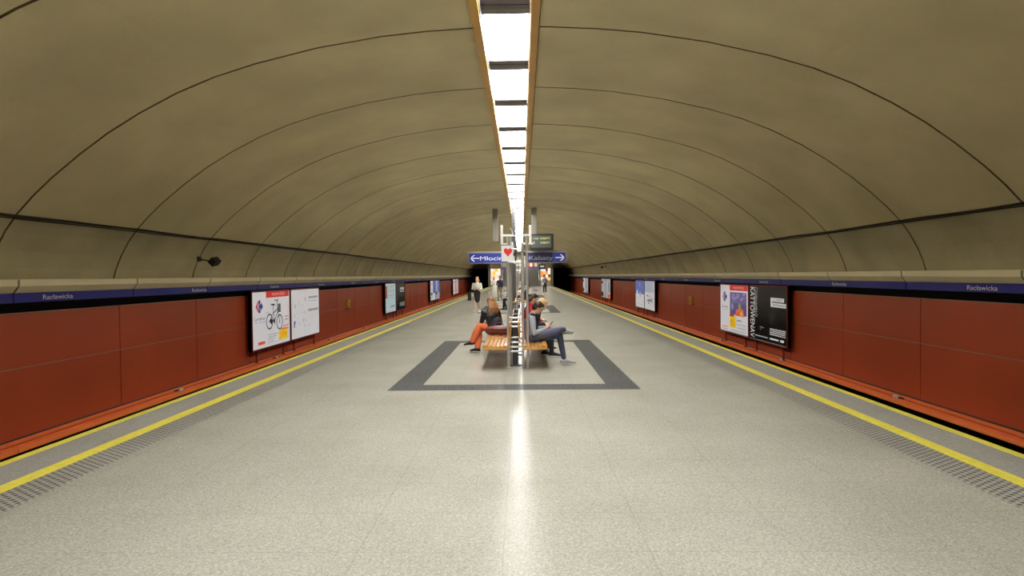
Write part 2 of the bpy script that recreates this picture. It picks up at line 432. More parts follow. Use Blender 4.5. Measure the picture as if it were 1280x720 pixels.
# staircase at the far end, between two lit shops
st = MB()
M_STEP = mat('stair_stone', (112, 108, 98), 0.6)
for i in range(22):
    st.box(-2.9, 2.9, Y1-9+i*0.3, Y1-9+(i+1)*0.3+0.02, 0.0 + (0.004 if i == 0 else i*0.155), (i+1)*0.155, M_STEP)
sw = empty('staircase', (0, Y1-9, 0)); tag(sw, 'grey stone staircase climbing out of the far end of the platform', 'stairs')
o = st.build('steps', org=(0, Y1-9, 0), parent=sw); o.location = (0, 0, 0)
for sx in (-2.8, 0.9, 2.8):
    h = MB(); h.tube((sx, 0.1, 0.95), (sx, 6.4, 4.2), 0.035, M_STEEL)
    for q in range(6): h.tube((sx, 0.1+q*1.25, 0.02+q*0.64), (sx, 0.1+q*1.25, 0.95+q*0.64), 0.022, M_STEEL, 8)
    h.build('handrail', parent=sw)
hd = MB()
hd.box(-2.95, 2.95, Y1-9.3, Y1-9.1, 2.50, 2.95, mat('purple_fascia', (120, 108, 150), 0.5))
hd.box(-2.95, 2.95, Y1-9.3, Y1-9.1, 2.95, 3.9, mat('fascia_cream', (190, 176, 150), 0.5))
fas = hd.build('stair_fascia', org=(0, Y1-9.2, 2.5)); tag(fas, 'cream and purple fascia board over the far staircase', 'fascia')
ad = MB()
M_ADR = mat('ad_red', (214, 84, 60), 0.5, emit=((214, 84, 60), 0.5)); M_ADW = mat('ad_pale', (240, 224, 200), 0.5, emit=((240, 224, 200), 0.5))
for i in range(4):
    ad.box(1.05+i*0.36, 1.38+i*0.36, 0, 0.06, 0, 0.85, M_ADR if i % 2 == 0 else M_ADW)
ad.box(1.0, 2.55, 0.02, 0.05, -0.04, 0.9, M_DGREY)
o = ad.build('banner', loc=(0, Y1-9.37, 2.98)); tag(o, 'red and pale striped lit advert above the far staircase', 'advert')
def shop(x0, x1, label, cols, seedv):
    r = random.Random(seedv)
    e = empty('kiosk', ((x0+x1)/2, Y1-9, 0)); tag(e, label, 'kiosk', 'lit kiosks beside the far stairs')
    b = MB(); w2 = (x1-x0)/2
    b.box(-w2, w2, 0, 0.1, 0, 0.85, M_GREY); b.box(-w2, w2, 0.0, 0.1, 2.75, 3.85, M_END)
    b.box(-w2, -w2+0.08, 0, 2.2, 0, 3.85, M_GREY); b.box(w2-0.08, w2, 0, 2.2, 0, 3.85, M_GREY); b.box(-w2, w2, 2.1, 2.2, 0, 3.85, M_GREY)
    b.build('booth', parent=e)
    g_ = MB()
    n = 4
    for i in range(n):
        for j in range(4):
            c = r.choice(cols)
            g_.box(-w2+0.1+i*(2*w2-0.2)/n, -w2+0.1+(i+0.94)*(2*w2-0.2)/n, 0.5, 0.6, 0.88+j*0.46, 0.88+(j+0.93)*0.46, mat('lit_ware_%d_%d_%d' % c, c, 0.6, emit=(c, 0.9)))
    g_.build('lit_display', parent=e)
W_ = (255, 250, 240); 
shop(-4.6, -2.95, 'bright white and yellow lit kiosk left of the far stairs', [W_, W_, (250, 226, 190), (230, 200, 60), (255, 200, 170)], 3)
shop(2.95, 4.6, 'orange and white lit kiosk right of the far stairs', [W_, (255, 190, 110), (250, 150, 80), (120, 50, 30), (230, 250, 240)], 5)

# ------------------------------------------------------------ light strip in the crown
CX = -0.07
for s, nm in ((-1, 'trim_3'), (1, 'trim_4')):
    f = MB(); k = -3
    a, b = CX + s*0.362, CX + s*0.485
    y = Y0
    while y < Y1-0.4:
        y2 = min(y + 2.369*2 - 0.014, Y1-0.35)
        f.box(min(a, b), max(a, b), y, y2, 5.345, 5.70, M_AMBER)
        y = y2 + 0.014
    f.box(min(CX+s*0.35, a), max(CX+s*0.35, a), Y0, Y1-0.35, 5.40, 5.70, M_GREYBAR)
    struct(f.build(nm))
lamp = empty('ceiling_light', (CX, 8.79, 5.58))
fr = MB(); LL = 1.88; LP = 2.369
fr.box(-0.362, 0.362, LL+0.005, LP-0.005, -0.045, 0.06, M_GREYBAR)
fr.box(-0.36, 0.36, LL+0.17, LL+0.30, -0.055, -0.045, M_DGREY)
for s in (-1, 1): fr.box(min(s*0.34, s*0.349), max(s*0.34, s*0.349), 0, LL, -0.01, 0.06, M_GREYBAR)
fr.build('frame', parent=lamp)
df = MB(); df.box(-0.339, 0.339, 0.0, LL, 0.0, 0.05, M_LAMP); df.build('diffuser', parent=lamp)
ORD = 'nearest second third fourth fifth sixth seventh eighth ninth tenth eleventh twelfth'.split()
k0 = -8
first = True
for k in range(k0, 37):
    o = lamp if k == k0 else copy_tree(lamp)
    o.location = (CX, 8.79 + k*LP, 5.58)
for o in [x for x in bpy.data.objects if x.name.startswith('ceiling_light')]:
    k = round((o.location.y - 8.79)/LP)
    if k < 0: lb = 'bright rectangular ceiling light overhead, nearer than the top edge of the picture'
    elif k < 12: lb = ('bright white ceiling light panel in the crown, %s in the row from the camera' % ORD[k]) if k else 'bright white ceiling light panel, the nearest and largest in the row'
    else: lb = 'small bright light panel in the far run of the ceiling strip'
    tag(o, lb, 'ceiling light', 'rectangular light panels along the crown of the vault')

# ------------------------------------------------------------ loudspeakers on the vault
def loudspeaker(x, y, z, s, label):
    e = empty('loudspeaker', (x, y, z))
    tag(e, label, 'loudspeaker')
    b = MB(); Mx = Matrix.Rotation(R(45)*1.0, 4, 'Y') @ Matrix.Rotation(R(12), 4, 'X')
    b.box(-0.085, 0.085, -0.12, 0.12, -0.085, 0.085, mat('speaker_black', (24, 20, 20), 0.6), Mx)
    b.build('housing', parent=e, bevel=0.01)
    a = MB(); a.tube((0, -0.02, 0), (s*0.30, -0.24, 0.06), 0.018, M_CABLE); a.box(s*0.27-0.02, s*0.27+0.03, -0.30, -0.18, 0.0, 0.12, M_CABLE)
    a.build('bracket', parent=e)
loudspeaker(-7.70, 15.0, 2.12, -1, 'small black square loudspeaker on a bracket low on the left vault')
loudspeaker(7.66, 55.5, 2.35, 1, 'tiny black loudspeaker far along the right side of the vault')

# ------------------------------------------------------------ billboards on the track walls
class Sheet:
    """Draws on a poster sheet of width wd and height ht; u, v in 0..1 as a passenger sees it."""
    def __init__(s, side, ya, yb, base):
        s.s = side; s.ya = ya; s.yb = yb; s.z0 = -0.53; s.z1 = 1.24; s.mb = MB()
        s.wd = yb-ya; s.ht = s.z1-s.z0
        s.mb.box(min(8.09*side, 8.105*side), max(8.09*side, 8.105*side), ya, yb, s.z0, s.z1, base)
    def pt(s, u, v, l=1):
        y = s.ya + u*s.wd if s.s < 0 else s.yb - u*s.wd
        return (s.s*(8.09 - 0.0015*l), y, s.z0 + v*s.ht)
    def rect(s, u0, v0, u1, v1, m, l=1):
        s.mb.poly([s.pt(u0, v0, l), s.pt(u1, v0, l), s.pt(u1, v1, l), s.pt(u0, v1, l)], m)
    def poly(s, pts, m, l=1): s.mb.poly([s.pt(u, v, l) for u, v in pts], m)
    def line(s, u0, v0, u1, v1, w, m, l=2):
        dx, dy = (u1-u0)*s.wd, (v1-v0)*s.ht; d = math.hypot(dx, dy) or 1
        nx, ny = -dy/d*w/2/s.wd, dx/d*w/2/s.ht
        s.poly([(u0+nx, v0+ny), (u1+nx, v1+ny), (u1-nx, v1-ny), (u0-nx, v0-ny)], m, l)
    def ring(s, u, v, r, w, m, l=2, n=28, k=1.0):
        for i in range(n):
            a, b = 2*math.pi*i/n, 2*math.pi*(i+1)/n
            q = [(u + k*rr*math.cos(t)/s.wd, v + rr*math.sin(t)/s.ht) for rr, t in ((r, a), (r, b), (r-w, b), (r-w, a))]
            s.poly(q, m, l)
    def disc(s, u, v, r, m, l=2, n=20, k=1.0):
        s.poly([(u + k*r*math.cos(2*math.pi*i/n)/s.wd, v + r*math.sin(2*math.pi*i/n)/s.ht) for i in range(n)], m, l)
    def text(s, t, u0, v0, u1, v1, m, l=2, rot=0):
        V, F, wd, cap = glyphs(t); pts = []
        for x, y in V:
            a, b = x/wd, y/cap
            if rot == 0: pts.append(s.pt(u0+(u1-u0)*a, v0+(v1-v0)*b, l))
            elif rot == 1: pts.append(s.pt(u1-(u1-u0)*b, v0+(v1-v0)*a, l))      # reads upwards
            else: pts.append(s.pt(u0+(u1-u0)*b, v1-(v1-v0)*a, l))              # reads downwards
        s.mb.mesh(pts, F, m)
    def greek(s, u0, u1, v, h, m, seed=1):
        """A line of illegibly small print."""
        r = random.Random(seed); u = u0
        while u < u1:
            w = r.uniform(0.012, 0.035); s.rect(u, v, min(u+w, u1), v+h, m, 2); u += w+0.008

def shop_logo(S, u, v, h):
    """White letter C cut between a red left arrow and a blue right arrow."""
    k = h/S.ht; w = h*1.25/S.wd/2
    S.poly([(u-w, v), (u-w*0.42, v+k*0.40), (u-w*0.10, v+k*0.48), (u-w*0.42, v+k*0.16), (u-w*0.46, v), (u-w*0.42, v-k*0.16), (u-w*0.10, v-k*0.48), (u-w*0.42, v-k*0.40)], I_RED)
    S.poly([(u+w, v), (u+w*0.45, v+k*0.36), (u+w*0.45, v+k*0.17), (u+w*0.18, v+k*0.20), (u-w*0.02, v+k*0.10), (u-w*0.06, v), (u-w*0.02, v-k*0.10), (u+w*0.18, v-k*0.20), (u+w*0.45, v-k*0.17), (u+w*0.45, v-k*0.36)], I_NAVY)
    S.poly([(u+w*0.18, v+k*0.20), (u-w*0.06, v+k*0.16), (u-w*0.14, v), (u-w*0.06, v-k*0.16), (u+w*0.18, v-k*0.20), (u+w*0.34, v-k*0.42), (u+w*0.04, v-k*0.52), (u-w*0.22, v-k*0.34), (u-w*0.30, v), (u-w*0.22, v+k*0.34), (u+w*0.04, v+k*0.52), (u+w*0.34, v+k*0.42)], I_NAVY, 1.5)

def billboard(side, ya, yb, base, draw, label, feet=True):
    s = side; yc = (ya+yb)/2
    e = empty('billboard', (s*8.15, yc, -0.60)); tag(e, label, 'billboard', None)
    S = Sheet(s, ya+0.035, yb-0.035, base); draw(S)
    f = MB()
    xa, xb = min(s*8.075, s*8.20), max(s*8.075, s*8.20)
    f.box(min(s*8.106, s*8.20), max(s*8.106, s*8.20), ya, yb, -0.58, 1.29, M_DRED)
    f.box(xa, xb, ya, ya+0.03, -0.58, 1.29, M_DRED); f.box(xa, xb, yb-0.03, yb, -0.58, 1.29, M_DRED)
    f.box(xa, xb, ya+0.03, yb-0.03, 1.26, 1.29, M_DRED); f.box(xa, xb, ya+0.03, yb-0.03, -0.58, -0.545, M_DRED if s < 0 else M_PANELJ)
    for o in (f.build('frame', org=e.location, bevel=0.004), S.mb.build('poster_sheet', org=e.location)):
        o.parent = e; o.location = (0, 0, 0)
    for y in (ya+0.45, yb-0.45):
        q = MB(); q.box(min(s*8.15, s*8.19), max(s*8.15, s*8.19), y-0.025, y+0.025, -0.958, -0.58, M_DRED)
        q.box(min(s*8.12, s*8.20), max(s*8.12, s*8.20), y-0.05, y+0.05, -0.959, -0.94, M_DRED)
        o = q.build('post', org=e.location); o.parent = e; o.location = (0, 0, 0)
        q = MB(); q.box(min(s*8.19, s*8.30), max(s*8.19, s*8.30), y-0.03, y+0.03, 0.3, 0.36, M_DRED)
        o = q.build('wall_bracket', org=e.location); o.parent = e; o.location = (0, 0, 0)
    return e

def d_bike(S):
    S.rect(0.34, 0.89, 0.985, 1.0, I_RED); S.text('NOWOŚCI', 0.50, 0.925, 0.86, 0.975, I_PINK)
    shop_logo(S, 0.17, 0.745, 0.42)
    S.text('Carrefour', 0.03, 0.50, 0.31, 0.565, flat('slate', (84, 86, 120))); S.greek(0.04, 0.32, 0.455, 0.02, I_LG, 4)
    # city bicycle
    for u, v in ((0.425, 0.45), (0.70, 0.41)):
        S.ring(u, v, 0.26, 0.045, I_DARK); S.disc(u, v, 0.03, I_DARK)
        for i in range(8):
            t = math.pi*i/8
            for sg in (-1, 1): S.line(u, v, u+sg*0.22*math.cos(t)/S.wd, v+sg*0.22*math.sin(t)/S.ht, 0.006, I_LG, 1.6)
    for q in ((0.425, 0.45, 0.555, 0.45), (0.425, 0.45, 0.53, 0.61), (0.525, 0.70, 0.555, 0.45), (0.555, 0.45, 0.655, 0.62), (0.53, 0.60, 0.645, 0.66), (0.70, 0.41, 0.635, 0.72), (0.635, 0.72, 0.64, 0.82), (0.64, 0.82, 0.57, 0.84), (0.64, 0.82, 0.67, 0.86), (0.525, 0.68, 0.525, 0.74)):
        S.line(*q, 0.036, I_DARK)
    S.poly([(0.47, 0.745), (0.575, 0.735), (0.57, 0.765), (0.475, 0.775)], I_DARK, 2)
    S.disc(0.47, 0.45, 0.10, I_DARK, k=0.8); S.disc(0.55, 0.45, 0.075, I_DARK); S.line(0.55, 0.45, 0.575, 0.37, 0.035, I_DARK)
    S.rect(0.655, 0.60, 0.735, 0.76, I_DARK, 2)
    for i in range(4): S.line(0.655, 0.63+0.035*i, 0.735, 0.63+0.035*i, 0.012, I_LG, 2.5)
    S.line(0.42, 0.615, 0.32, 0.625, 0.025, I_LG); S.line(0.44, 0.78, 0.36, 0.70, 0.015, I_LG)
    S.greek(0.86, 0.97, 0.49, 0.02, I_GREYT, 2); S.greek(0.86, 0.97, 0.43, 0.02, I_RED, 6); S.line(0.80, 0.31, 0.97, 0.335, 0.03, I_RED)
    S.rect(0.67, 0.07, 0.93, 0.25, I_YEL); S.text('599', 0.71, 0.11, 0.90, 0.21, I_ORG)
    S.rect(0.74, 0.25, 0.96, 0.285, I_ORG)
    for i in range(4): S.greek(0.38, 0.66-0.04*i, 0.20-0.04*i, 0.014, I_GREYT, 10+i)
    S.greek(0.36, 0.92, 0.05, 0.014, I_LG, 20)
    S.rect(0.13, 0.06, 0.30, 0.12, I_ORG); S.greek(0.13, 0.30, 0.075, 0.03, I_RED, 9)
def d_pale(S):
    for v, u0, u1, h, sd in ((0.80, 0.60, 0.95, 0.045, 1), (0.73, 0.60, 0.93, 0.025, 2), (0.52, 0.58, 0.96, 0.055, 3), (0.505, 0.15, 0.5, 0.012, 4), (0.40, 0.60, 0.9, 0.012, 5), (0.12, 0.42, 0.66, 0.012, 6), (0.06, 0.45, 0.6, 0.012, 7)):
        S.greek(u0, u1, v, h, I_LG if sd != 1 and sd != 3 else I_GREYT, sd)
    S.text('B·LE', 0.42, 0.19, 0.66, 0.26, I_LG)
    r = random.Random(5)
    for u, v, m in ((0.48, 0.81, I_GREYT), (0.13, 0.68, I_GREYT), (0.27, 0.74, I_LG), (0.37, 0.68, I_LG), (0.11, 0.49, I_LG), (0.46, 0.53, I_LG), (0.40, 0.37, I_GREEN), (0.28, 0.31, I_LG), (0.50, 0.36, I_LG)):
        S.disc(u, v, 0.04, m, n=7); S.rect(u-0.01, v-0.06, u+0.012, v, m, 2)
    S.disc(0.11, 0.33, 0.07, I_NAVY, n=9); S.rect(0.085, 0.23, 0.115, 0.33, I_NAVY, 2)
def d_snack(S):
    S.rect(0.36, 0.89, 0.985, 1.0, I_RED); S.text('NOWOŚCI', 0.50, 0.925, 0.86, 0.975, I_PINK)
    shop_logo(S, 0.17, 0.745, 0.42); S.text('Carrefour', 0.04, 0.50, 0.31, 0.565, flat('slate', (84, 86, 120))); S.greek(0.05, 0.32, 0.455, 0.02, I_LG, 4)
    S.rect(0.37, 0.62, 0.95, 0.855, I_PURP); S.rect(0.37, 0.38, 0.95, 0.62, mat('ink_violet', (96, 84, 130), 0.4, emit=((96, 84, 130), 0.42)))
    r = random.Random(11)
    for i in range(26): S.rect(*(lambda u, v: (u, v, u+r.uniform(0.03, 0.09), v+r.uniform(0.015, 0.04)))(r.uniform(0.42, 0.84), r.uniform(0.65, 0.82)), I_LILAC, 2)
    S.disc(0.46, 0.55, 0.12, I_LILAC); S.disc(0.72, 0.56, 0.13, I_GREEN); S.poly([(0.56, 0.36), (0.88, 0.36), (0.84, 0.50), (0.72, 0.54), (0.6, 0.48)], I_ORG, 3); S.disc(0.78, 0.42, 0.08, I_YEL, 4); S.disc(0.66, 0.41, 0.06, I_RED, 4)
    S.rect(0.36, 0.10, 0.58, 0.33, I_YEL); S.text('6', 0.40, 0.14, 0.50, 0.29, I_ORG); S.rect(0.36, 0.33, 0.52, 0.385, I_RED, 2)
    S.greek(0.62, 0.78, 0.25, 0.035, I_GREYT, 3)
    for i in range(4): S.greek(0.62, 0.94, 0.18-0.035*i, 0.014, I_LG if i % 2 else I_GREYT, 30+i)
    S.greek(0.40, 0.94, 0.035, 0.014, I_GREYT, 41); S.greek(0.08, 0.28, 0.07, 0.035, I_ORG, 9); S.greek(0.08, 0.28, 0.03, 0.02, I_GREYT, 8)
def d_black(S):
    S.text('KATTOWENAV', 0.02, 0.01, 0.155, 0.985, I_WHITE, rot=2)
    S.text('CZARNAMELO', 0.15, 0.42, 0.23, 0.985, I_LG, rot=2)
    S.rect(0.60, 0.645, 0.98, 0.72, I_WHITE); S.rect(0.60, 0.74, 0.93, 0.81, I_WHITE)
    S.text('CLASSIC', 0.66, 0.755, 0.91, 0.80, I_DARK, 3); S.text('REMIXED', 0.66, 0.66, 0.96, 0.705, I_DARK, 3); S.rect(0.60, 0.65, 0.63, 0.81, I_WHITE, 2)
    for i in range(4): S.greek(0.58, 0.97, 0.235-0.033*i, 0.018, I_WHITE, 50+i)
    S.greek(0.17, 0.52, 0.055, 0.022, I_LG, 60); S.rect(0.58, 0.05, 0.80, 0.08, I_WHITE, 2); S.rect(0.84, 0.045, 0.93, 0.085, I_WHITE, 2)
    S.line(0.30, 0.25, 0.42, 0.235, 0.012, I_LG); S.line(0.34, 0.25, 0.33, 0.18, 0.015, I_LG)
    S.disc(0.62, 0.45, 0.22, mat('ink_charcoal', (34, 32, 34), 0.4, emit=((34, 32, 34), 0.42)), 1)
def d_cyan(S):
    S.rect(0, 0, 1, 0.5, I_CYAN, 0.6); S.rect(0.0, 0.5, 0.18, 0.93, I_BROWN)
    for i in range(9): S.greek(0.28, 0.92, 0.90-0.055*i, 0.02, I_GREYT if i % 3 == 0 else I_LG, 70+i)
    S.greek(0.5, 0.9, 0.16, 0.06, I_GREYT, 80); S.greek(0.1, 0.4, 0.1, 0.03, I_WHITE, 81)
def d_blacklogo(S):
    S.rect(0.45, 0.66, 0.9, 0.84, I_LG); S.rect(0.5, 0.70, 0.85, 0.74, I_DARK, 2)
    for i in range(4): S.greek(0.40, 0.95, 0.24-0.04*i, 0.022, I_LG, 90+i)
    S.line(0.1, 0.1, 0.12, 0.9, 0.03, I_GREYT)
def d_bluewhite(S):
    S.rect(0.52, 0.35, 1, 1, I_BLUE); S.rect(0.12, 0.25, 0.42, 0.40, I_DARK); S.rect(0.1, 0.78, 0.44, 0.9, I_LG); S.greek(0.1, 0.5, 0.12, 0.05, I_GREYT, 5); S.disc(0.3, 0.6, 0.16, I_LG)
def d_pinkblue(S):
    S.rect(0.55, 0.1, 1, 1, mat('ink_dusty_pink', (206, 176, 178), 0.4, emit=((206, 176, 178), 0.42))); S.disc(0.25, 0.22, 0.2, I_PURP); S.rect(0.1, 0.75, 0.5, 0.9, I_LG); S.line(0.4, 0.1, 0.45, 0.9, 0.08, I_BROWN)
def d_blueclouds(S):
    S.rect(0, 0.5, 1, 1, I_BLUE); S.disc(0.2, 0.52, 0.25, I_WHITE); S.disc(0.55, 0.48, 0.22, I_LG); S.disc(0.5, 0.85, 0.16, I_LILAC)
    S.greek(0.1, 0.8, 0.1, 0.03, I_LG, 4)
def d_bikegrey(S):
    S.rect(0.0, 0.6, 0.9, 1, mat('ink_mist', (176, 184, 202), 0.4, emit=((176, 184, 202), 0.42)), 1); S.disc(0.45, 0.75, 0.22, I_LG)
    for a in ((0.25, 0.3, 0.55, 0.35), (0.55, 0.35, 0.75, 0.28), (0.5, 0.55, 0.6, 0.3), (0.6, 0.3, 0.8, 0.42), (0.2, 0.5, 0.4, 0.46), (0.35, 0.2, 0.5, 0.32)): S.line(*a, 0.07, I_DARK)
    S.ring(0.45, 0.28, 0.16, 0.03, I_GREYT); S.ring(0.75, 0.32, 0.16, 0.03, I_GREYT)
def d_orange(S):
    S.rect(0, 0, 1, 0.22, I_ORG); S.disc(0.4, 0.6, 0.2, I_LG); S.rect(0.55, 0.35, 0.75, 0.85, I_GREYT); S.greek(0.1, 0.8, 0.9, 0.03, I_GREYT, 3); S.rect(0.1, 0.02, 0.3, 0.2, I_WHITE, 2)
def d_darkedge(S):
    S.rect(0, 0.05, 0.5, 0.3, I_DARK); S.rect(0, 0.75, 0.4, 0.9, I_DARK); S.greek(0.4, 0.95, 0.55, 0.05, I_LG, 2)
def d_greyfig(S):
    S.rect(0.35, 0.2, 0.65, 0.9, I_LG); S.disc(0.5, 0.8, 0.14, I_GREYT); S.rect(0.05, 0.3, 0.3, 0.7, I_GREYT); S.rect(0.3, 0.05, 0.8, 0.15, I_GREYT)

G = 17.65
Lb = [(17.86, 20.82, M_WHITE, d_bike, 'white poster board with a bicycle and a yellow price block on the left wall'),
      (20.90, 23.86, M_WHITE, d_pale, 'almost blank white poster board beside the bicycle poster on the left wall'),
      (17.86+G, 20.82+G, I_CYAN, d_cyan, 'pale bluish poster board with a brown edge, left wall, next to a black poster'),
      (20.90+G, 23.86+G, M_PBLACK, d_blacklogo, 'black poster board with a white block on it on the left wall'),
      (17.86+2*G, 20.82+2*G, M_WHITE, d_bluewhite, 'distant white poster board with a dark patch and blue side on the left wall'),
      (20.90+2*G, 23.86+2*G, I_LG, d_bluewhite, 'distant pale blue poster board, farther half of the third pair on the left wall'),
      (17.86+3*G, 20.82+3*G, M_WHITE, d_pinkblue, 'tiny pinkish poster board with a purple blot far along the left wall'),
      (20.90+3*G, 23.86+3*G, I_PINK, d_pinkblue, 'farthest tiny pink poster board on the left wall')]
Rb = [(17.86, 20.82, M_PBLACK, d_black, 'black concert poster board with big sideways white letters on the right wall'),
      (20.90, 23.86, M_WHITE, d_snack, 'white poster board with purple pictures and a yellow price block on the right wall'),
      (17.86+G, 20.82+G, M_WHITE, d_bikegrey, 'white poster board with dark scribbled figure low on it on the right wall'),
      (20.90+G, 23.86+G, M_WHITE, d_blueclouds, 'blue over white poster board beyond the dark figure poster on the right wall'),
      (17.86+2*G, 20.82+2*G, I_LG, d_orange, 'distant grey poster board with an orange foot on the right wall'),
      (20.90+2*G, 23.86+2*G, I_LG, d_darkedge, 'distant narrow poster board with black patches on the right wall'),
      (17.86+3*G, 20.82+3*G, I_LG, d_greyfig, 'tiny grey poster board far along the right wall, nearer of the last pair'),
      (20.90+3*G, 23.86+3*G, M_WHITE, d_darkedge, 'farthest tiny white poster board on the right wall')]
for a in Lb: billboard(-1, *a)
for a in Rb: billboard(1, *a)

# yellow call boxes on the walls
for s, side in ((-1, 'left'), (1, 'right')):
    e = empty('call_box', (s*8.30, 28.55, 0.20)); tag(e, 'small yellow box mounted on the red %s wall' % side, 'call box')
    b = MB(); b.box(min(0, -s*0.10), max(0, -s*0.10), -0.19, 0.19, 0, 0.38, mat('call_yellow', (206, 160, 34), 0.45)); b.build('housing', parent=e, bevel=0.02)
    b = MB(); b.box(min(-s*0.10, -s*0.112), max(-s*0.10, -s*0.112), -0.12, 0.12, 0.06, 0.30, mat('call_yellow_dark', (176, 126, 20), 0.45)); b.build('door', parent=e, bevel=0.005)

# ------------------------------------------------------------ hanging mast, direction signs, display
e = empty('ceiling_mast', (-0.30, 34.0, 0)); tag(e, 'tall grey mast rising to the light strip behind the direction signs', 'mast')
b = MB(); b.box(-0.11, 0.11, -0.11, 0.11, 0.0, 5.44, mat('mast_grey', (72, 70, 68), 0.6)); b.build('column', parent=e, bevel=0.01)
b = MB(); b.box(-0.15, 0.15, -0.15, 0.15, 0.0, 0.12, M_DGREY); b.build('base', parent=e)
b = MB(); b.box(-2.70, 3.0, -0.30, -0.24, 3.02, 3.08, M_GREY); b.box(-0.11, 0.11, -0.26, -0.1, 3.0, 3.10, M_GREY); b.build('beam', parent=e)
b = MB(); b.box(-0.11, 0.11, -0.06, 0.06, 0, 0.16, M_DGREY); b.tube((0, 0, 0.14), (0, 0, 0.36), 0.03, M_DGREY)
o = b.build('detector', loc=(-0.07, 31.8, 5.22)); tag(o, 'small dark grey box hung in front of a ceiling light panel', 'detector')

M_SIGNB = mat('sign_blue', (44, 62, 158), 0.4, emit=((44, 62, 158), 0.22)); M_SIGND = mat('sign_dark_blue', (22, 30, 92), 0.35)
M_SLET = mat('sign_letters', (235, 238, 245), 0.4, emit=((235, 238, 245), 0.25)); M_SLETD = mat('sign_letters_dim', (170, 176, 190), 0.4)
def dsign(x0, x1, text, left, label):
    e = empty('direction_sign', ((x0+x1)/2, 33.7, 2.38)); tag(e, label, 'sign')
    w2 = (x1-x0)/2
    b = MB(); b.box(-w2, w2, 0, 0.12, 0, 0.64, M_GREY); b.build('casing', parent=e, bevel=0.015)
    b = MB(); b.box(-w2+0.04, w2-0.04, -0.012, 0, 0.04, 0.58, M_SIGNB if left else M_SIGND)
    if not left: b.box(w2-0.78, w2-0.04, -0.014, 0, 0.04, 0.58, M_SIGNB)
    b.build('face', parent=e)
    b = MB(); V, F, wd, cap = glyphs(text)
    tx0, tx1 = ((-w2+0.66, -w2+2.20) if left else (-w2+0.15, -w2+1.50))
    cz = 0.25
    b.mesh([(tx0+x/wd*(tx1-tx0), -0.018, 0.175+y/cap*cz) for x, y in V], F, M_SLET if left else M_SLETD)
    b.build('lettering', parent=e)
    b = MB(); c = (-w2+0.38) if left else (w2-0.38); d = -1 if left else 1; z = 0.30
    b.box(c-0.24, c+0.24, -0.018, -0.012, z-0.03, z+0.03, M_SLET)
    for sg in (-1, 1):
        tip = Vector((c+d*0.26, -0.016, z)); tail = Vector((c+d*0.06, -0.016, z+sg*0.18)); n = Vector((0.0, 0, 1)).cross(Vector((0, 1, 0))) * 0.03
        b.poly([tip+Vector((0, 0, 0.04*sg)), tip-Vector((0.05*d, 0, 0)), tail-Vector((0.05*d, 0, 0)), tail+Vector((0.04*d, 0, 0))], M_SLET)
    b.build('arrow', parent=e)
    for x in (-w2+0.3, w2-0.3):
        b = MB(); b.box(x-0.02, x+0.02, 0.03, 0.09, 0.64, 0.66, M_GREY); b.build('hanger', parent=e)
dsign(-2.88, -0.50, 'Młociny', True, 'long blue direction sign reading Młociny with an arrow pointing left')
dsign(0.42, 2.68, 'Kabaty', False, 'dark blue direction sign reading Kabaty with an arrow pointing right')
for x, zb, lb in ((-1.33, 3.62, 'flat grey hanger plate left of the ceiling lights, ending in mid air'), (0.86, 3.60, 'flat grey hanger plate right of the ceiling lights, holding the train display')):
    xc = abs(x); b = MB(); b.box(-0.15, 0.15, -0.04, 0.04, 0, vz(xc)-zb-0.01, mat('hanger_grey', (146, 140, 132), 0.6))
    o = b.build('hanger_plate', loc=(x, 33.5, zb), bevel=0.008); tag(o, lb, 'hanger', None)
e = empty('train_display', (1.30, 33.1, 3.06)); tag(e, 'dark train display with yellow text hanging above the right direction sign', 'display')
b = MB(); b.box(-0.68, 0.62, -0.12, 0.22, 0, 0.92, mat('display_case', (34, 34, 36), 0.4)); b.build('casing', parent=e, bevel=0.03)
b = MB(); b.box(-0.62, 0.50, -0.128, -0.12, 0.16, 0.84, mat('display_glass', (92, 96, 92), 0.3)); b.build('screen', parent=e)
b = MB()
M_LED = mat('display_text', (226, 224, 120), 0.5, emit=((226, 224, 120), 0.55)); M_LEDW = mat('display_text_white', (216, 218, 206), 0.5, emit=((216, 218, 206), 0.4))
for t, z, x0, x1, m in (('KABATY', 0.62, -0.10, 0.42, M_LED), ('KABATY', 0.38, -0.10, 0.42, M_LED), ('1 min', 0.62, -0.52, -0.2, M_LEDW), ('5', 0.38, -0.52, -0.42, M_LEDW)):
    V, F, wd, cap = glyphs(t); b.mesh([(x0+x/wd*(x1-x0), -0.132, z+y/cap*0.11) for x, y in V], F, m)
b.build('lettering', parent=e)
b = MB(); b.box(-0.60, -0.40, 0.22, 0.34, 0.52, 0.70, M_GREY); b.build('bracket', parent=e)
b = MB(); b.tube((-0.26, 0.1, 0.9), (-0.26, 0.1, 1.6), 0.03, M_DGREY); 
e2 = empty('platform_clock', (1.30, 33.76, 2.02)); tag(e2, 'small black box clock with white digits under the right direction sign', 'clock')
b = MB(); b.box(-0.20, 0.20, -0.08, 0.08, 0, 0.29, M_DGREY); b.tube((0, 0, 0.28), (0, 0, 0.358), 0.03, M_DGREY); b.build('casing', parent=e2)
b = MB(); b.box(-0.10, 0.12, -0.09, -0.08, 0.13, 0.20, M_LEDW); b.build('digits', parent=e2)

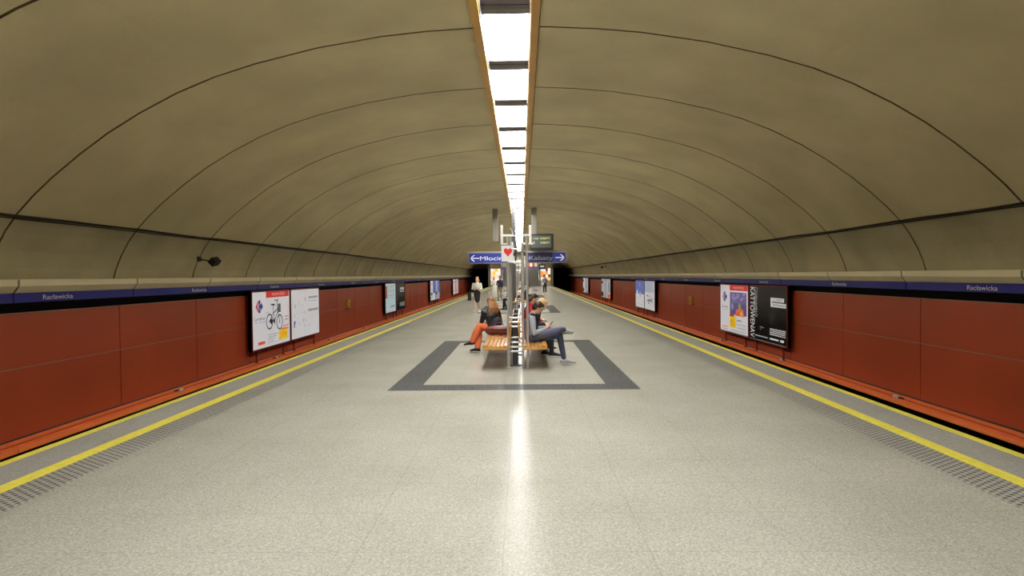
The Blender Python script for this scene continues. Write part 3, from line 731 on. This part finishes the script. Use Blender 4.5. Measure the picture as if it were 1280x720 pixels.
# ------------------------------------------------------------ double-sided platform bench
def make_bench():
    e = empty('platform_bench', (0.0, 10.5, 0))
    for s, nm in ((-1, 'l'), (1, 'r')):
        for k in range(3):
            y0 = 0.0 + k*1.42; y1 = y0 + 1.34
            b = MB()
            nsl = 6; wdt = 0.43
            for i in range(nsl):
                xa = s*(0.135 + i*wdt/nsl); xb = s*(0.135 + (i+1)*wdt/nsl - 0.006)
                dz = 0.018*((i-2.5)/2.5)**2
                b.box(min(xa, xb), max(xa, xb), y0, y1, 0.405+dz, 0.437+dz, M_WOOD)
            b.box(min(s*0.545, s*0.575), max(s*0.545, s*0.575), y0, y1, 0.375, 0.455, M_WOOD)
            b.box(min(s*0.14, s*0.56), max(s*0.14, s*0.56), y0+0.0, y0+0.04, 0.37, 0.412, M_WOOD)
            b.box(min(s*0.14, s*0.56), max(s*0.14, s*0.56), y1-0.04, y1, 0.37, 0.412, M_WOOD)
            b.build('seat', parent=e, bevel=0.008)
            b = MB()
            for i in range(5):
                z0 = 0.50+i*0.078; xo = 0.10 - i*0.006
                b.box(min(s*xo, s*(xo-0.025)), max(s*xo, s*(xo-0.025)), y0, y1, z0, z0+0.07, M_WOOD)
            b.build('backrest', parent=e, bevel=0.008)
    for y in (0.62, 2.09, 3.56):
        b = MB()
        b.box(-0.05, 0.05, y-0.04, y+0.04, 0, 0.88, M_DGREY); b.box(-0.16, 0.16, y-0.09, y+0.09, 0, 0.015, M_DGREY)
        b.box(-0.54, 0.54, y-0.025, y+0.025, 0.335, 0.372, M_DGREY)
        for s in (-1, 1): b.box(min(s*0.04, s*0.085), max(s*0.04, s*0.085), y-0.02, y+0.02, 0.50, 0.86, M_DGREY)
        b.build('support', parent=e)
    return e
bench = make_bench()
tag(bench, 'varnished wooden double bench on the nearest island, seats on both sides of the steel poles', 'bench', 'wooden double benches')

def make_stand():
    """Tubular steel frame that carries map boards, seen end-on."""
    e = empty('map_stand', (0.0, 10.85, 0))
    posts = ((-0.124, 0, 2.40), (-0.075, 0.35, 2.40), (0.142, 0, 2.30), (0.228, -0.06, 2.42), (-0.124, 3.85, 2.40), (0.142, 3.85, 2.40))
    for x, y, h in posts:
        b = MB(); b.tube((x, y, 0.0), (x, y, h), 0.0235, M_STEEL, 16); b.tube((x, y, 0), (x, y, 0.02), 0.045, M_STEEL, 16); b.build('post', parent=e, smooth=False)
    for z in (0.915, 0.835, 0.755, 0.555, 0.465, 0.38, 0.30):
        b = MB(); b.box(-0.105, 0.125, -0.012, 0.018, z-0.016, z+0.016, M_STEEL); b.build('rung', parent=e, bevel=0.006)
    for z, x0, x1 in ((2.18, -0.11, 0.13), (1.94, -0.11, 0.13)):
        b = MB(); b.tube((x0, 0, z), (x1, 0, z), 0.012, M_STEEL); b.build('rung', parent=e)
    M_WS = mat('white_steel', (222, 220, 210), 0.4)
    b = MB(); b.box(-0.25, -0.03, -0.02, 0.03, 2.405, 2.445, M_WS); b.box(0.05, 0.31, -0.02, 0.03, 2.405, 2.445, M_WS); b.box(-0.03, 0.05, 0.0, 0.02, 2.415, 2.43, M_STEEL)
    b.box(-0.25, -0.10, -0.01, 0.02, 2.255, 2.29, M_WS); b.box(0.14, 0.34, -0.01, 0.02, 2.255, 2.29, M_WS); b.build('crossbar', parent=e, bevel=0.005)
    for x in (-0.225, 0.292):
        b = MB(); b.box(x-0.024, x+0.024, -0.024, 0.024, 2.27, 2.61, M_WS); b.build('finial', parent=e, bevel=0.006)
    for x, za, zb in ((0.142, 0.95, 2.15), (-0.10, 0.95, 2.15)):
        b = MB(); b.box(x-0.014, x+0.014, 0.10, 3.8, za, zb, M_STEELD); b.build('map_board', parent=e)
    for x in (-0.124,):
        for z in (2.2,):
            b = MB(); b.tube((x, 0, z), (x, 3.85, z), 0.014, M_STEEL); b.build('rail', parent=e)
    # round convex mirror turned edge-on
    b = MB(); b.ell((-0.035, 0.02, 2.21), (0.028, 0.05, 0.10), M_STEEL); b.build('round_mirror', parent=e, smooth=True)
    b = MB(); b.ell((0.022, 0.06, 2.10), (0.022, 0.05, 0.17), M_DGREY); b.build('dark_oval', parent=e, smooth=True)  # dark oval, taken as a round clock turned edge-on
    b = MB(); b.path([(-0.02, 0.05, 2.44), (-0.045, 0.05, 2.53), (-0.075, 0.05, 2.56)], 0.008, M_WS); b.build('hook', parent=e)
    return e
stand = make_stand()
tag(stand, 'tall steel tube stand with ladder rungs between the two halves of the nearest bench', 'stand', 'steel tube map stands')
for k in (1, 2, 3):
    o = copy_tree(bench); o.location.y += G*k
    tag(o, ['', 'second wooden double bench, farther back on the next dark outlined island', 'third wooden double bench, tiny behind the second steel stand', 'farthest wooden double bench, hidden among poles near the stairs'][k], 'bench', 'wooden double benches')
    o = copy_tree(stand); o.location.y += G*k
    tag(o, ['', 'second steel tube stand, standing over the second bench', 'third steel tube stand, tiny behind the second one', 'farthest steel tube stand before the stairs'][k], 'stand', 'steel tube map stands')
# white card with a red heart on the front pole
e = empty('heart_sign', (-0.135, 10.80, 1.955)); tag(e, 'small white sign with a red heart high on the steel stand', 'sign')
b = MB(); b.box(-0.10, 0.115, -0.008, 0.008, 0, 0.285, M_IVORY); b.box(-0.01, 0.03, 0.008, 0.024, 0.1, 0.2, M_STEEL); b.build('board', parent=e)
hp = []
for i in range(40):
    t = 2*math.pi*i/40; hx = 16*math.sin(t)**3; hz = 13*math.cos(t)-5*math.cos(2*t)-2*math.cos(3*t)-math.cos(4*t)
    hp.append((0.02+hx*0.0048, -0.0095, 0.17+hz*0.0056))
b = MB(); c0 = (0.02, -0.0095, 0.17); vv = [c0]+hp; b.mesh(vv, [(0, i, i % 40+1) for i in range(1, 41)], mat('heart_red', (214, 34, 44), 0.4)); b.build('heart', parent=e)

# ------------------------------------------------------------ people
SK = mat('skin', (204, 156, 132), 0.5); SKP = mat('skin_pale', (220, 182, 160), 0.5)
def V3(*a): return Vector(a)
def lerp(a, b, t): return a + (b-a)*t
def hand(mb, wr, d, n, m, k=1.0, curl=0.5, flip=1):
    """Palm, four unequal bent fingers and a side thumb. d = towards the fingertips, n = out of the palm."""
    d = d.normalized(); n = (n - d*n.dot(d)).normalized(); sd = d.cross(n)*flip
    B = Matrix((sd, n, d)).transposed()
    mb.ell(wr + d*0.045*k, (0.040*k, 0.016*k, 0.052*k), m, B, 14, 10)
    mb.loft([wr - d*0.02, wr + d*0.03*k], [0.024*k, 0.026*k], m, n=10)
    for off, L_ in ((-0.030, 0.070), (-0.010, 0.080), (0.010, 0.076), (0.029, 0.060)):
        p = wr + d*0.082*k + sd*off*k; a = curl*0.6; pts = [p - d*0.02*k, p]
        for fr in (0.45, 0.30, 0.25):
            dd = d*math.cos(a) + n*math.sin(a); p = p + dd*(L_*fr*k); pts.append(p); a += curl*0.8
        mb.loft(pts, [0.009*k, 0.0092*k, 0.0086*k, 0.008*k, 0.007*k], m, n=8)
    t0 = wr + d*0.025*k - sd*0.030*k; t1 = t0 + (-sd*0.75 + d*0.55 + n*0.35).normalized()*0.036*k; t2 = t1 + (d*0.8 - sd*0.25 + n*0.5).normalized()*0.032*k
    mb.loft([t0, t1, t2], [0.013*k, 0.0105*k, 0.0088*k], m, n=8)

def head(mb, c, face, up, m, k=1.0):
    f_ = face.normalized(); u = (up - f_*up.dot(f_)).normalized(); r = f_.cross(u)
    B = Matrix((r, f_, u)).transposed()
    def q(x, y, z): return c + (r*x + f_*y + u*z)*k
    mb.ell(q(0, -0.012, 0.025), (0.074*k, 0.092*k, 0.088*k), m, B)
    mb.ell(q(0, 0.016, -0.035), (0.058*k, 0.066*k, 0.075*k), m, B)
    mb.ell(q(0, 0.055, -0.088), (0.026*k, 0.024*k, 0.022*k), m, B)
    mb.loft([q(0, 0.078, 0.018), q(0, 0.094, -0.012), q(0, 0.104, -0.026)], [0.009*k, 0.011*k, 0.013*k], m, n=8)
    mb.ell(q(0, 0.076, -0.056), (0.024*k, 0.012*k, 0.006*k), m, B); mb.ell(q(0, 0.075, -0.066), (0.021*k, 0.012*k, 0.007*k), m, B)
    mb.ell(q(0, 0.072, 0.022), (0.045*k, 0.012*k, 0.009*k), m, B)
    for s in (-1, 1): mb.ell(q(s*0.076, -0.005, -0.012), (0.010*k, 0.020*k, 0.031*k), m, B, 10, 8)
    return q, B

def person(name_label, J, skin, wear, group=None, vox=0.008, cl=0.010, k=1.0):
    """J holds world joints; wear is a function that adds clothing meshes. The body is one remeshed surface."""
    e = empty('person', J['base']); tag(e, name_label, 'person', group)
    b = MB(); m = skin; rt = J['right']; rs = J.get('rsh', rt)
    q, B = head(b, J['head'], J['face'], J['up'], m, k)
    neck0 = J['neck']; b.loft([J['chest'] + (neck0-J['chest'])*0.6, neck0, J['head'] - J['up']*0.045*k - J['face'].normalized()*0.015], [0.055*k, 0.050*k, 0.050*k], m)
    pel, ch = J['pelvis'], J['chest']; up = (ch-pel)
    b.loft([pel, lerp(pel, ch, 0.45), ch, lerp(ch, neck0, 0.55)], [(0.145*k, 0.10*k), (0.125*k, 0.085*k), (0.15*k, 0.10*k), (0.10*k, 0.06*k)], m, rs)
    for s in 'LR':
        sh, el, wr = J['sh'+s], J['el'+s], J['wr'+s]
        b.loft([lerp(ch, sh, 0.6), sh, lerp(sh, el, 0.5), el], [0.05*k, 0.050*k, 0.043*k, 0.036*k], m); b.loft([el, lerp(el, wr, 0.4), wr], [0.036*k, 0.036*k, 0.024*k], m)
        hd_ = J.get('hd'+s, (wr-el)); hn = J.get('hn'+s, -rt if s == 'R' else rt)
        hand(b, wr, hd_, hn, m, k, J.get('curl', 0.5), J.get('flip'+s, 1))
        hp_, kn, an = J['hp'+s], J['kn'+s], J['an'+s]
        b.loft([hp_, lerp(hp_, kn, 0.5), kn], [0.082*k, 0.070*k, 0.052*k], m); b.loft([kn, lerp(kn, an, 0.35), an], [0.050*k, 0.052*k, 0.034*k], m)
        b.loft([an, an + J['toe'+s].normalized()*0.05*k - V3(0, 0, 0.03)], [0.030*k, 0.020*k], m)
    b.build('body', org=J['base'], remesh=vox, parent=e, loc=(0, 0, 0))
    if vox < 0.007:
        ey = MB()
        for s in (-1, 1): ey.ell(q(s*0.030, 0.072, 0.006), (0.011, 0.007, 0.006), mat('eye_dark', (50, 36, 30), 0.3), B, 10, 8)
        ey.build('eyes', org=J['base'], parent=e, loc=(0, 0, 0), smooth=True)
    def part(nm, mb, vx=cl, label=None):
        o = mb.build(nm, org=J['base'], remesh=vx, parent=e, loc=(0, 0, 0)) if vx else mb.build(nm, org=J['base'], parent=e, loc=(0, 0, 0), smooth=True)
        if label: o['label'] = label
        return o
    wear(J, part, q, B, k)
    return e

def w_top(J, k, m, sleeve=1.0, infl=1.0, down=0.0, wide=1.0):
    b = MB(); rs = J.get('rsh', J['right']); pel, ch, nk = J['pelvis'], J['chest'], J['neck']; i = infl*k
    b.loft([pel + (pel-ch).normalized()*down, lerp(pel, ch, 0.45), ch, lerp(ch, nk, 0.55), lerp(ch, nk, 0.85)], [(0.17*i*wide, 0.125*i), (0.155*i*wide, 0.118*i), (0.175*i, 0.125*i), (0.13*i, 0.085*i), (0.07*i, 0.065*i)], m, rs, 20)
    for s in 'LR':
        sh, el, wr = J['sh'+s], J['el'+s], J['wr'+s]
        b.loft([lerp(ch, sh, 0.5), sh, lerp(sh, el, 0.5), el], [0.066*i, 0.066*i, 0.057*i, 0.050*i], m)
        if sleeve > 0.5: b.loft([el, lerp(el, wr, sleeve-0.06)], [0.050*i, 0.036*i], m)
    return b
def w_trousers(J, k, m, infl=1.0, hem=0.96, wide=1.0):
    b = MB(); i = infl*k
    b.loft([J['pelvis'] + (J['chest']-J['pelvis'])*0.15, J['pelvis'], lerp(J['hpL'], J['hpR'], 0.5)], [(0.155*i, 0.115*i), (0.168*i, 0.125*i), (0.16*i, 0.12*i)], m, J['right'], 20)
    for s in 'LR':
        hp_, kn, an = J['hp'+s], J['kn'+s], J['an'+s]
        b.loft([lerp(hp_, kn, -0.02), lerp(hp_, kn, 0.5), kn], [0.098*i, 0.084*i, 0.066*i], m); b.loft([kn, lerp(kn, an, 0.4), lerp(kn, an, hem)], [0.066*i, 0.060*i*wide, 0.048*i*wide], m)
    return b
def w_shoes(J, part, k, m, sole):
    for s in 'LR':
        an, t = J['an'+s], J['toe'+s].normalized(); upv = J.get('sup'+s, V3(0, 0, 1)); upv = (upv - t*upv.dot(t)).normalized(); sd = t.cross(upv)
        b = MB(); h = an - upv*0.055*k - t*0.035*k
        b.loft([h + upv*0.02, h + t*0.06*k + upv*0.03*k, h + t*0.14*k + upv*0.018*k, h + t*0.215*k + upv*0.006*k], [(0.036*k, 0.040*k), (0.040*k, 0.044*k), (0.043*k, 0.032*k), (0.036*k, 0.022*k)], m, sd)
        o = part('shoe', b, 0.008)
        b = MB(); b.loft([h - upv*0.020*k, h + t*0.11*k - upv*0.020*k, h + t*0.218*k - upv*0.020*k], [(0.038*k, 0.013*k), (0.044*k, 0.013*k), (0.036*k, 0.012*k)], sole, sd)
        o2 = b.build('sole', org=J['base'], smooth=True); o2.parent = o; o2.location = (0, 0, 0)
def w_hair(q, B, k, m, back=0.0, length=0.0, wide=0.09, depth=0.05):
    b = MB()
    b.ell(q(0, -0.028, 0.040), (0.086*k, 0.092*k, 0.092*k), m, B); b.ell(q(0, -0.055, -0.01), (0.078*k, 0.062*k, 0.075*k), m, B); b.ell(q(0, 0.035, 0.088), (0.062*k, 0.045*k, 0.034*k), m, B)
    if length:
        b.loft([q(0, -0.05, 0.03), q(0, -0.085, -0.08), q(0, -0.10-back, -0.08-length*0.6), q(0, -0.10-back, -0.08-length)], [(wide*0.95*k, depth*k*1.2), (wide*1.15*k, depth*k*1.2), (wide*1.2*k, depth*k), (wide*0.75*k, depth*0.7*k)], m, B @ V3(1, 0, 0))
    return b

def standing(x, y, rz, h=1.7, stride=0.0, arms='down', look=0.0):
    """Joints of a standing or walking figure; local +Y is forward."""
    k = h/1.72; M_ = Matrix.Translation((x, y, 0)) @ Matrix.Rotation(rz, 4, 'Z')
    T = lambda a, b, c: M_ @ (V3(a, b, c)*k); D = lambda a, b, c: (M_.to_3x3() @ V3(a, b, c)).normalized()
    J = dict(base=V3(x, y, 0), right=D(1, 0, 0), up=V3(0, 0, 1), face=D(look, 1, -0.08), head=T(0, 0.03, 1.60), neck=T(0, 0, 1.47), chest=T(0, 0.0, 1.30), pelvis=T(0, 0, 0.96))
    for s, g in (('L', -1), ('R', 1)):
        st = stride*g
        J['sh'+s] = T(g*0.175, -0.01, 1.39)
        if arms == 'down' or (arms == 'mixed' and s == 'L'):
            J['el'+s] = T(g*0.215, -0.02-0.25*st, 1.10); J['wr'+s] = T(g*0.215, 0.07-0.4*st, 0.86)
        elif arms == 'folded' or arms == 'mixed':
            J['el'+s] = T(g*0.225, 0.03, 1.12); J['wr'+s] = T(g*0.04, 0.24, 1.17)
        elif arms == 'phone':
            J['el'+s] = T(g*0.21, 0.04, 1.12); J['wr'+s] = T(g*0.08, 0.22, 1.30)
        J['hn'+s] = D(-g, 0, 0)
        J['hp'+s] = T(g*0.085, 0, 0.90); J['kn'+s] = T(g*0.09, 0.03+0.55*st+0.02, 0.50); J['an'+s] = T(g*0.09, st-0.01, 0.085 + (0.04 if st < 0 else 0)); J['toe'+s] = D(g*0.12, 1, -0.05 if st >= 0 else -0.25)
    return J, k

SOLE = mat('shoe_sole_white', (206, 204, 198), 0.6); BLK = mat('black_cloth', (22, 22, 26), 0.8); SHOEG = mat('grey_canvas', (176, 176, 178), 0.7)
DARKHAIR = mat('brown_hair', (52, 34, 24), 0.5, noise=(60, 0.3, (1, 1, 0.2))); BLOND = mat('blond_hair', (196, 160, 104), 0.55, noise=(50, 0.25, (1, 1, 0.3))); AUB = mat('auburn_hair', (138, 92, 50), 0.55, noise=(40, 0.5, (1, 1, 0.15)))

# man with a phone, seated on the right side of the near bench, right ankle over the left knee
J = dict(base=V3(0.42, 11.15, 0), right=V3(0, -1, 0), up=V3(0.42, 0, 0.9).normalized(), face=V3(0.80, -0.02, -0.60), head=V3(0.435, 11.15, 1.075), neck=V3(0.345, 11.15, 0.975), chest=V3(0.285, 11.15, 0.83), pelvis=V3(0.30, 11.15, 0.535),
         shL=V3(0.30, 11.32, 0.89), shR=V3(0.30, 10.98, 0.89), elL=V3(0.38, 11.40, 0.655), elR=V3(0.345, 10.92, 0.625), wrL=V3(0.56, 11.24, 0.70), wrR=V3(0.565, 11.06, 0.685),
         hdL=V3(0.5, -0.28, 0.25), hdR=V3(0.55, 0.35, 0.22), hnL=V3(0, -0.7, 0.7), hnR=V3(0, 0.7, 0.7), flipL=-1,
         hpL=V3(0.33, 11.24, 0.535), hpR=V3(0.33, 11.06, 0.54), knL=V3(0.84, 11.26, 0.545), knR=V3(0.80, 10.98, 0.665),
         anL=V3(0.925, 11.30, 0.095), anR=V3(0.93, 11.35, 0.655), toeL=V3(1, -0.06, -0.06), toeR=V3(0.9, 0.5, -0.05), supR=V3(-0.1, -0.4, 0.9), curl=0.75)
J['right'] = V3(0, -1, 0)
def wear_man(J, part, q, B, k):
    part('jacket', w_top(J, k, mat('chambray', (158, 164, 172), 0.8, noise=(30, 0.10)), 1.0, 1.0))
    b = MB(); b.loft([lerp(J['pelvis'], J['chest'], 0.1)+V3(0.07, 0, 0), J['chest']+V3(0.075, 0, -0.02), J['neck']+V3(0.04, 0, -0.04)], [(0.085, 0.06), (0.10, 0.07), (0.06, 0.05)], BLK, V3(0, 1, 0)); part('waistcoat', b)
    b = MB(); b.loft([J['neck']+V3(-0.02, -0.05, -0.03), J['neck']+V3(0.0, 0, -0.035), J['neck']+V3(-0.02, 0.05, -0.03)], [0.05, 0.062, 0.05], mat('collar_dark', (34, 36, 44), 0.8)); part('collar', b)
    part('jeans', w_trousers(J, k, mat('blue_denim', (78, 82, 108), 0.8, noise=(18, 0.2)), 1.0, 0.97))
    w_shoes(J, part, 1.14*k, SHOEG, SOLE)
    h = w_hair(q, B, k, DARKHAIR); part('hair', h)
person('person in pale blue shirt and jeans sitting cross-legged on the near bench over a phone', J, SK, wear_man, vox=0.0055)
b = MB(); b.box(-0.035, 0.035, -0.005, 0.005, -0.07, 0.07, mat('phone_black', (20, 20, 24), 0.2), Matrix.Rotation(R(-38), 4, 'X') @ Matrix.Rotation(0, 4, 'Z'))
o = b.build('smartphone', loc=(0.665, 11.15, 0.765), bevel=0.003); o.rotation_euler = (0, 0, R(-90)); tag(o, 'black smartphone held by the person in jeans on the bench', 'phone')

# woman with long auburn hair, seated at the far-left part of the near bench, seen from behind
f_ = V3(-0.62, 0.78, 0).normalized(); r_ = V3(0.78, 0.62, 0).normalized()
J = dict(base=V3(-0.40, 13.0, 0), right=r_, up=V3(0, 0, 1), face=V3(-0.5, 0.86, -0.25), head=V3(-0.565, 13.07, 1.10), neck=V3(-0.56, 13.0, 0.99), chest=V3(-0.54, 12.98, 0.82), pelvis=V3(-0.47, 12.98, 0.55),
         shL=V3(-0.70, 12.90, 0.90), shR=V3(-0.41, 13.10, 0.90), elL=V3(-0.76, 13.0, 0.66), elR=V3(-0.36, 13.26, 0.68), wrL=V3(-0.78, 13.16, 0.60), wrR=V3(-0.56, 13.34, 0.60),
         hpL=V3(-0.50, 12.92, 0.535), hpR=V3(-0.46, 13.10, 0.535), knL=V3(-0.80, 12.98, 0.60), knR=V3(-0.82, 13.16, 0.53),
         anL=V3(-0.98, 13.02, 0.24), anR=V3(-0.86, 13.06, 0.09), toeL=V3(-0.95, 0.1, -0.10), toeR=V3(-0.8, 0.35, -0.02), curl=0.5, hnL=V3(0, 0, -1), hnR=V3(0, 0, -1))
def wear_w(J, part, q, B, k):
    part('jacket', w_top(J, k, mat('black_leather', (26, 22, 22), 0.55), 1.0, 1.06, 0.05))
    part('trousers', w_trousers(J, k, mat('coral_trousers', (240, 122, 78), 0.75), 1.02, 0.90, 1.45))
    b = MB(); b.loft([J['pelvis']+V3(0.02, 0, 0.12), J['pelvis']+V3(0, 0, 0.0), J['pelvis']+V3(-0.14, 0.06, 0.02)], [(0.165, 0.14), (0.185, 0.15), (0.16, 0.115)], mat('coat_skirt', (34, 32, 36), 0.7), J['right'], 20); part('coat_skirt', b)
    w_shoes(J, part, k, BLK, SOLE)
    hb = w_hair(q, B, k, AUB, 0.01, 0.14, 0.088, 0.05); rr = random.Random(3)
    for i in range(13):
        a = (i-6)/6; w_ = rr.uniform(-0.012, 0.012)
        hb.loft([q(a*0.06, -0.06, 0.06), q(a*0.088+w_, -0.095, -0.06), q(a*0.115-w_, -0.12, -0.16), q(a*0.135+w_, -0.115, -0.25+0.05*abs(a)+w_*2), q(a*0.125, -0.10, -0.33+0.06*abs(a)+w_*3)], [0.022, 0.024, 0.023, 0.018, 0.007], AUB, n=8)
    part('hair', hb, 0.006)
person('person with long auburn hair, black jacket and coral trousers sitting with back to the camera', J, SK, wear_w, vox=0.0055, k=0.96)
# maroon bag lying on the bench behind her and a denim jacket under it
e = empty('handbag', (-0.37, 12.40, 0.457)); tag(e, 'maroon leather handbag lying on the left side of the near bench', 'bag')
MAR = mat('maroon_leather', (112, 44, 34), 0.4, noise=(10, 0.2))
b = MB(); b.loft([(-0.20, 0, 0.085), (-0.06, 0, 0.095), (0.08, 0, 0.095), (0.20, 0, 0.085)], [(0.08, 0.085), (0.085, 0.095), (0.085, 0.095), (0.08, 0.085)], MAR, V3(0, 1, 0)); b.build('pouch', parent=e, remesh=0.012)
b = MB(); b.loft([(-0.19, -0.085, 0.13), (0.0, -0.098, 0.12), (0.19, -0.085, 0.13)], [0.012, 0.014, 0.012], mat('maroon_dark', (70, 26, 22), 0.4)); b.build('piping', parent=e, smooth=True)
b = MB(); b.path([(-0.10, 0, 0.17), (-0.06, 0, 0.235), (0.02, 0, 0.25), (0.09, 0, 0.23), (0.12, 0, 0.17)], 0.009, MAR); b.build('handle', parent=e, smooth=True)

DEN = mat('denim_dark', (44, 54, 66), 0.8, noise=(20, 0.2))
b = MB(); b.loft([(-0.20, 0, 0.045), (0.0, 0.02, 0.055), (0.19, 0, 0.045)], [(0.12, 0.045), (0.13, 0.055), (0.11, 0.045)], DEN, V3(0, 1, 0)); b.loft([(-0.12, -0.09, 0.04), (0.06, -0.11, 0.04), (0.14, -0.05, 0.04)], [0.035, 0.04, 0.03], DEN)
o = b.build('folded_jacket', loc=(-0.37, 12.70, 0.457), remesh=0.012); tag(o, 'dark folded denim jacket on the bench just behind the maroon bag', 'jacket')
# seated people facing right, farther along the near bench, and one on the second bench
def seated(x, y, dr, lean=0.1, k=1.0, spread=0.09):
    """Seated facing +X (dr=1) or -X (dr=-1)."""
    D = dr; J = dict(base=V3(x, y, 0), right=V3(0, -D, 0), up=V3(0.35*D, 0, 0.93).normalized(), face=V3(0.85*D, 0, -0.5),
        head=V3(x+(lean+0.10)*D, y, 1.09*k), neck=V3(x+(lean+0.03)*D, y, 0.98*k), chest=V3(x+lean*0.6*D, y, 0.83*k), pelvis=V3(x, y, 0.545), curl=0.5)
    for s, g in (('L', D), ('R', -D)):
        J['sh'+s] = V3(x+lean*0.7*D, y+g*0.165, 0.90*k); J['el'+s] = V3(x+(0.10)*D, y+g*0.22, 0.67); J['wr'+s] = V3(x+0.30*D, y+g*0.08, 0.67); J['hn'+s] = V3(0, 0, -1)
        J['hp'+s] = V3(x+0.03*D, y+g*0.085, 0.54); J['kn'+s] = V3(x+0.42*D, y+g*spread, 0.53); J['an'+s] = V3(x+(0.44 if s == 'R' else 0.30)*D, y+g*0.09, 0.09); J['toe'+s] = V3(D, g*0.1, -0.04)
    return J
def simple(topm, botm, hairm, shoem=BLK, length=0.0, sleeve=1.0, hem=0.96, sole=None):
    def wf(J, part, q, B, k):
        part('jacket', w_top(J, k, topm, sleeve)); part('trousers', w_trousers(J, k, botm, 1.0, hem)); w_shoes(J, part, k, shoem, sole or SOLE)
        part('hair', w_hair(q, B, k, hairm, 0.0, length))
    return wf
J = seated(0.30, 12.35, 1, 0.16, 0.99)
person('person with blond hair and dark jacket sitting just beyond the one with the phone', J, SKP, simple(mat('charcoal_jacket', (40, 42, 48), 0.8), BLK, BLOND, BLK, 0.05), vox=0.007)
J = seated(0.27, 13.55, 1, 0.03, 1.06)
person('person in a red top with dark hair, farthest of those seated on the near bench', J, SK, simple(mat('red_hoodie', (190, 44, 54), 0.8), BLK, DARKHAIR, BLK, 0.04), vox=0.008)
J = seated(-0.32, 28.9, -1, 0.12, 1.02)
person('person in dark clothes sitting on the second bench, facing left', J, SK, simple(mat('taupe_jacket', (74, 70, 66), 0.8), BLK, DARKHAIR), vox=0.010, cl=0.012)
J = seated(0.32, 30.6, 1, 0.06, 1.0)
person('person in dark clothes almost hidden behind the poles on the second bench', J, SK, simple(BLK, BLK, DARKHAIR), vox=0.010, cl=0.012)

# woman walking towards the camera on the left
J, k = standing(-1.92, 27.2, R(172), 1.64, 0.12, 'folded')
J['hnL'] = J['hnR'] = V3(0, 0.8, 0.3)
def wear_walk(J, part, q, B, k):
    part('blouse', w_top(J, k, mat('white_blouse', (224, 218, 208), 0.8), 0.55, 0.97))
    b = MB(); b.loft([lerp(J['pelvis'], J['chest'], 0.45), J['pelvis'], lerp(J['knL'], J['knR'], 0.5)+V3(0, 0, 0.10)], [(0.135, 0.11), (0.16, 0.125), (0.14, 0.12)], BLK, J['right'], 20); part('skirt', b)
    w_shoes(J, part, k, mat('pale_shoe', (226, 214, 206), 0.7), SOLE); part('hair', w_hair(q, B, k, BLOND, 0, 0.10))
person('person in white blouse and black skirt walking alone on the left with a black bag', J, SKP, wear_walk, vox=0.009, cl=0.011, k=k)
e = empty('shoulder_bag', (-2.27, 27.2, 0.55)); tag(e, 'black bag hanging beside the person in the black skirt', 'bag')
b = MB(); b.box(-0.07, 0.07, -0.15, 0.15, 0, 0.38, BLK); b.build('pouch', parent=e, bevel=0.03)
b = MB(); b.path([(0, -0.10, 0.36), (0.10, -0.05, 0.70), (0.13, 0.0, 0.84), (0.10, 0.05, 0.70), (0, 0.10, 0.36)], 0.012, BLK); b.build('strap', parent=e)
# couple standing behind the second bench on the left
J, k = standing(-1.30, 39.0, R(150), 1.66, 0.06, 'mixed')
person('person in dark blue top and khaki trousers standing left of the second bench', J, SK, simple(mat('navy_top', (46, 46, 70), 0.8), mat('khaki', (150, 138, 118), 0.8), DARKHAIR), vox=0.011, cl=0.012, k=k)
J, k = standing(-1.74, 40.2, R(185), 1.62, 0.05, 'mixed')
def wear_white(J, part, q, B, k):
    b = w_top(J, k, mat('white_dress', (226, 220, 206), 0.8), 0.6, 1.0)
    b.loft([J['pelvis'], lerp(J['pelvis'], lerp(J['anL'], J['anR'], 0.5), 0.75)], [(0.18, 0.14), (0.25, 0.22)], b.mats[0], J['right'], 20); part('dress', b)
    w_shoes(J, part, k, SOLE, SOLE); part('hair', w_hair(q, B, k, BLOND, 0, 0.12))
person('person in a long white dress standing beside the one in khaki trousers', J, SKP, wear_white, vox=0.011, cl=0.012, k=k)
# distant woman on the right
J, k = standing(2.22, 53.3, R(170), 1.66, 0.10, 'folded')
person('person in grey top and black trousers walking far away on the right', J, SKP, simple(mat('grey_top', (108, 108, 118), 0.8), BLK, DARKHAIR, mat('pale_shoe', (226, 214, 206), 0.7), 0.05, 0.55), vox=0.012, cl=0.013, k=k)
b = MB(); b.box(-0.10, 0.10, -0.05, 0.05, 0, 0.22, mat('white_bag_paper', (226, 224, 220), 0.7)); b.path([(-0.05, 0, 0.2), (0, 0, 0.30), (0.05, 0, 0.2)], 0.008, SOLE)
o = b.build('carrier_bag', loc=(2.02, 53.05, 0.80), bevel=0.01); tag(o, 'small white bag held by the distant walker on the right', 'bag')
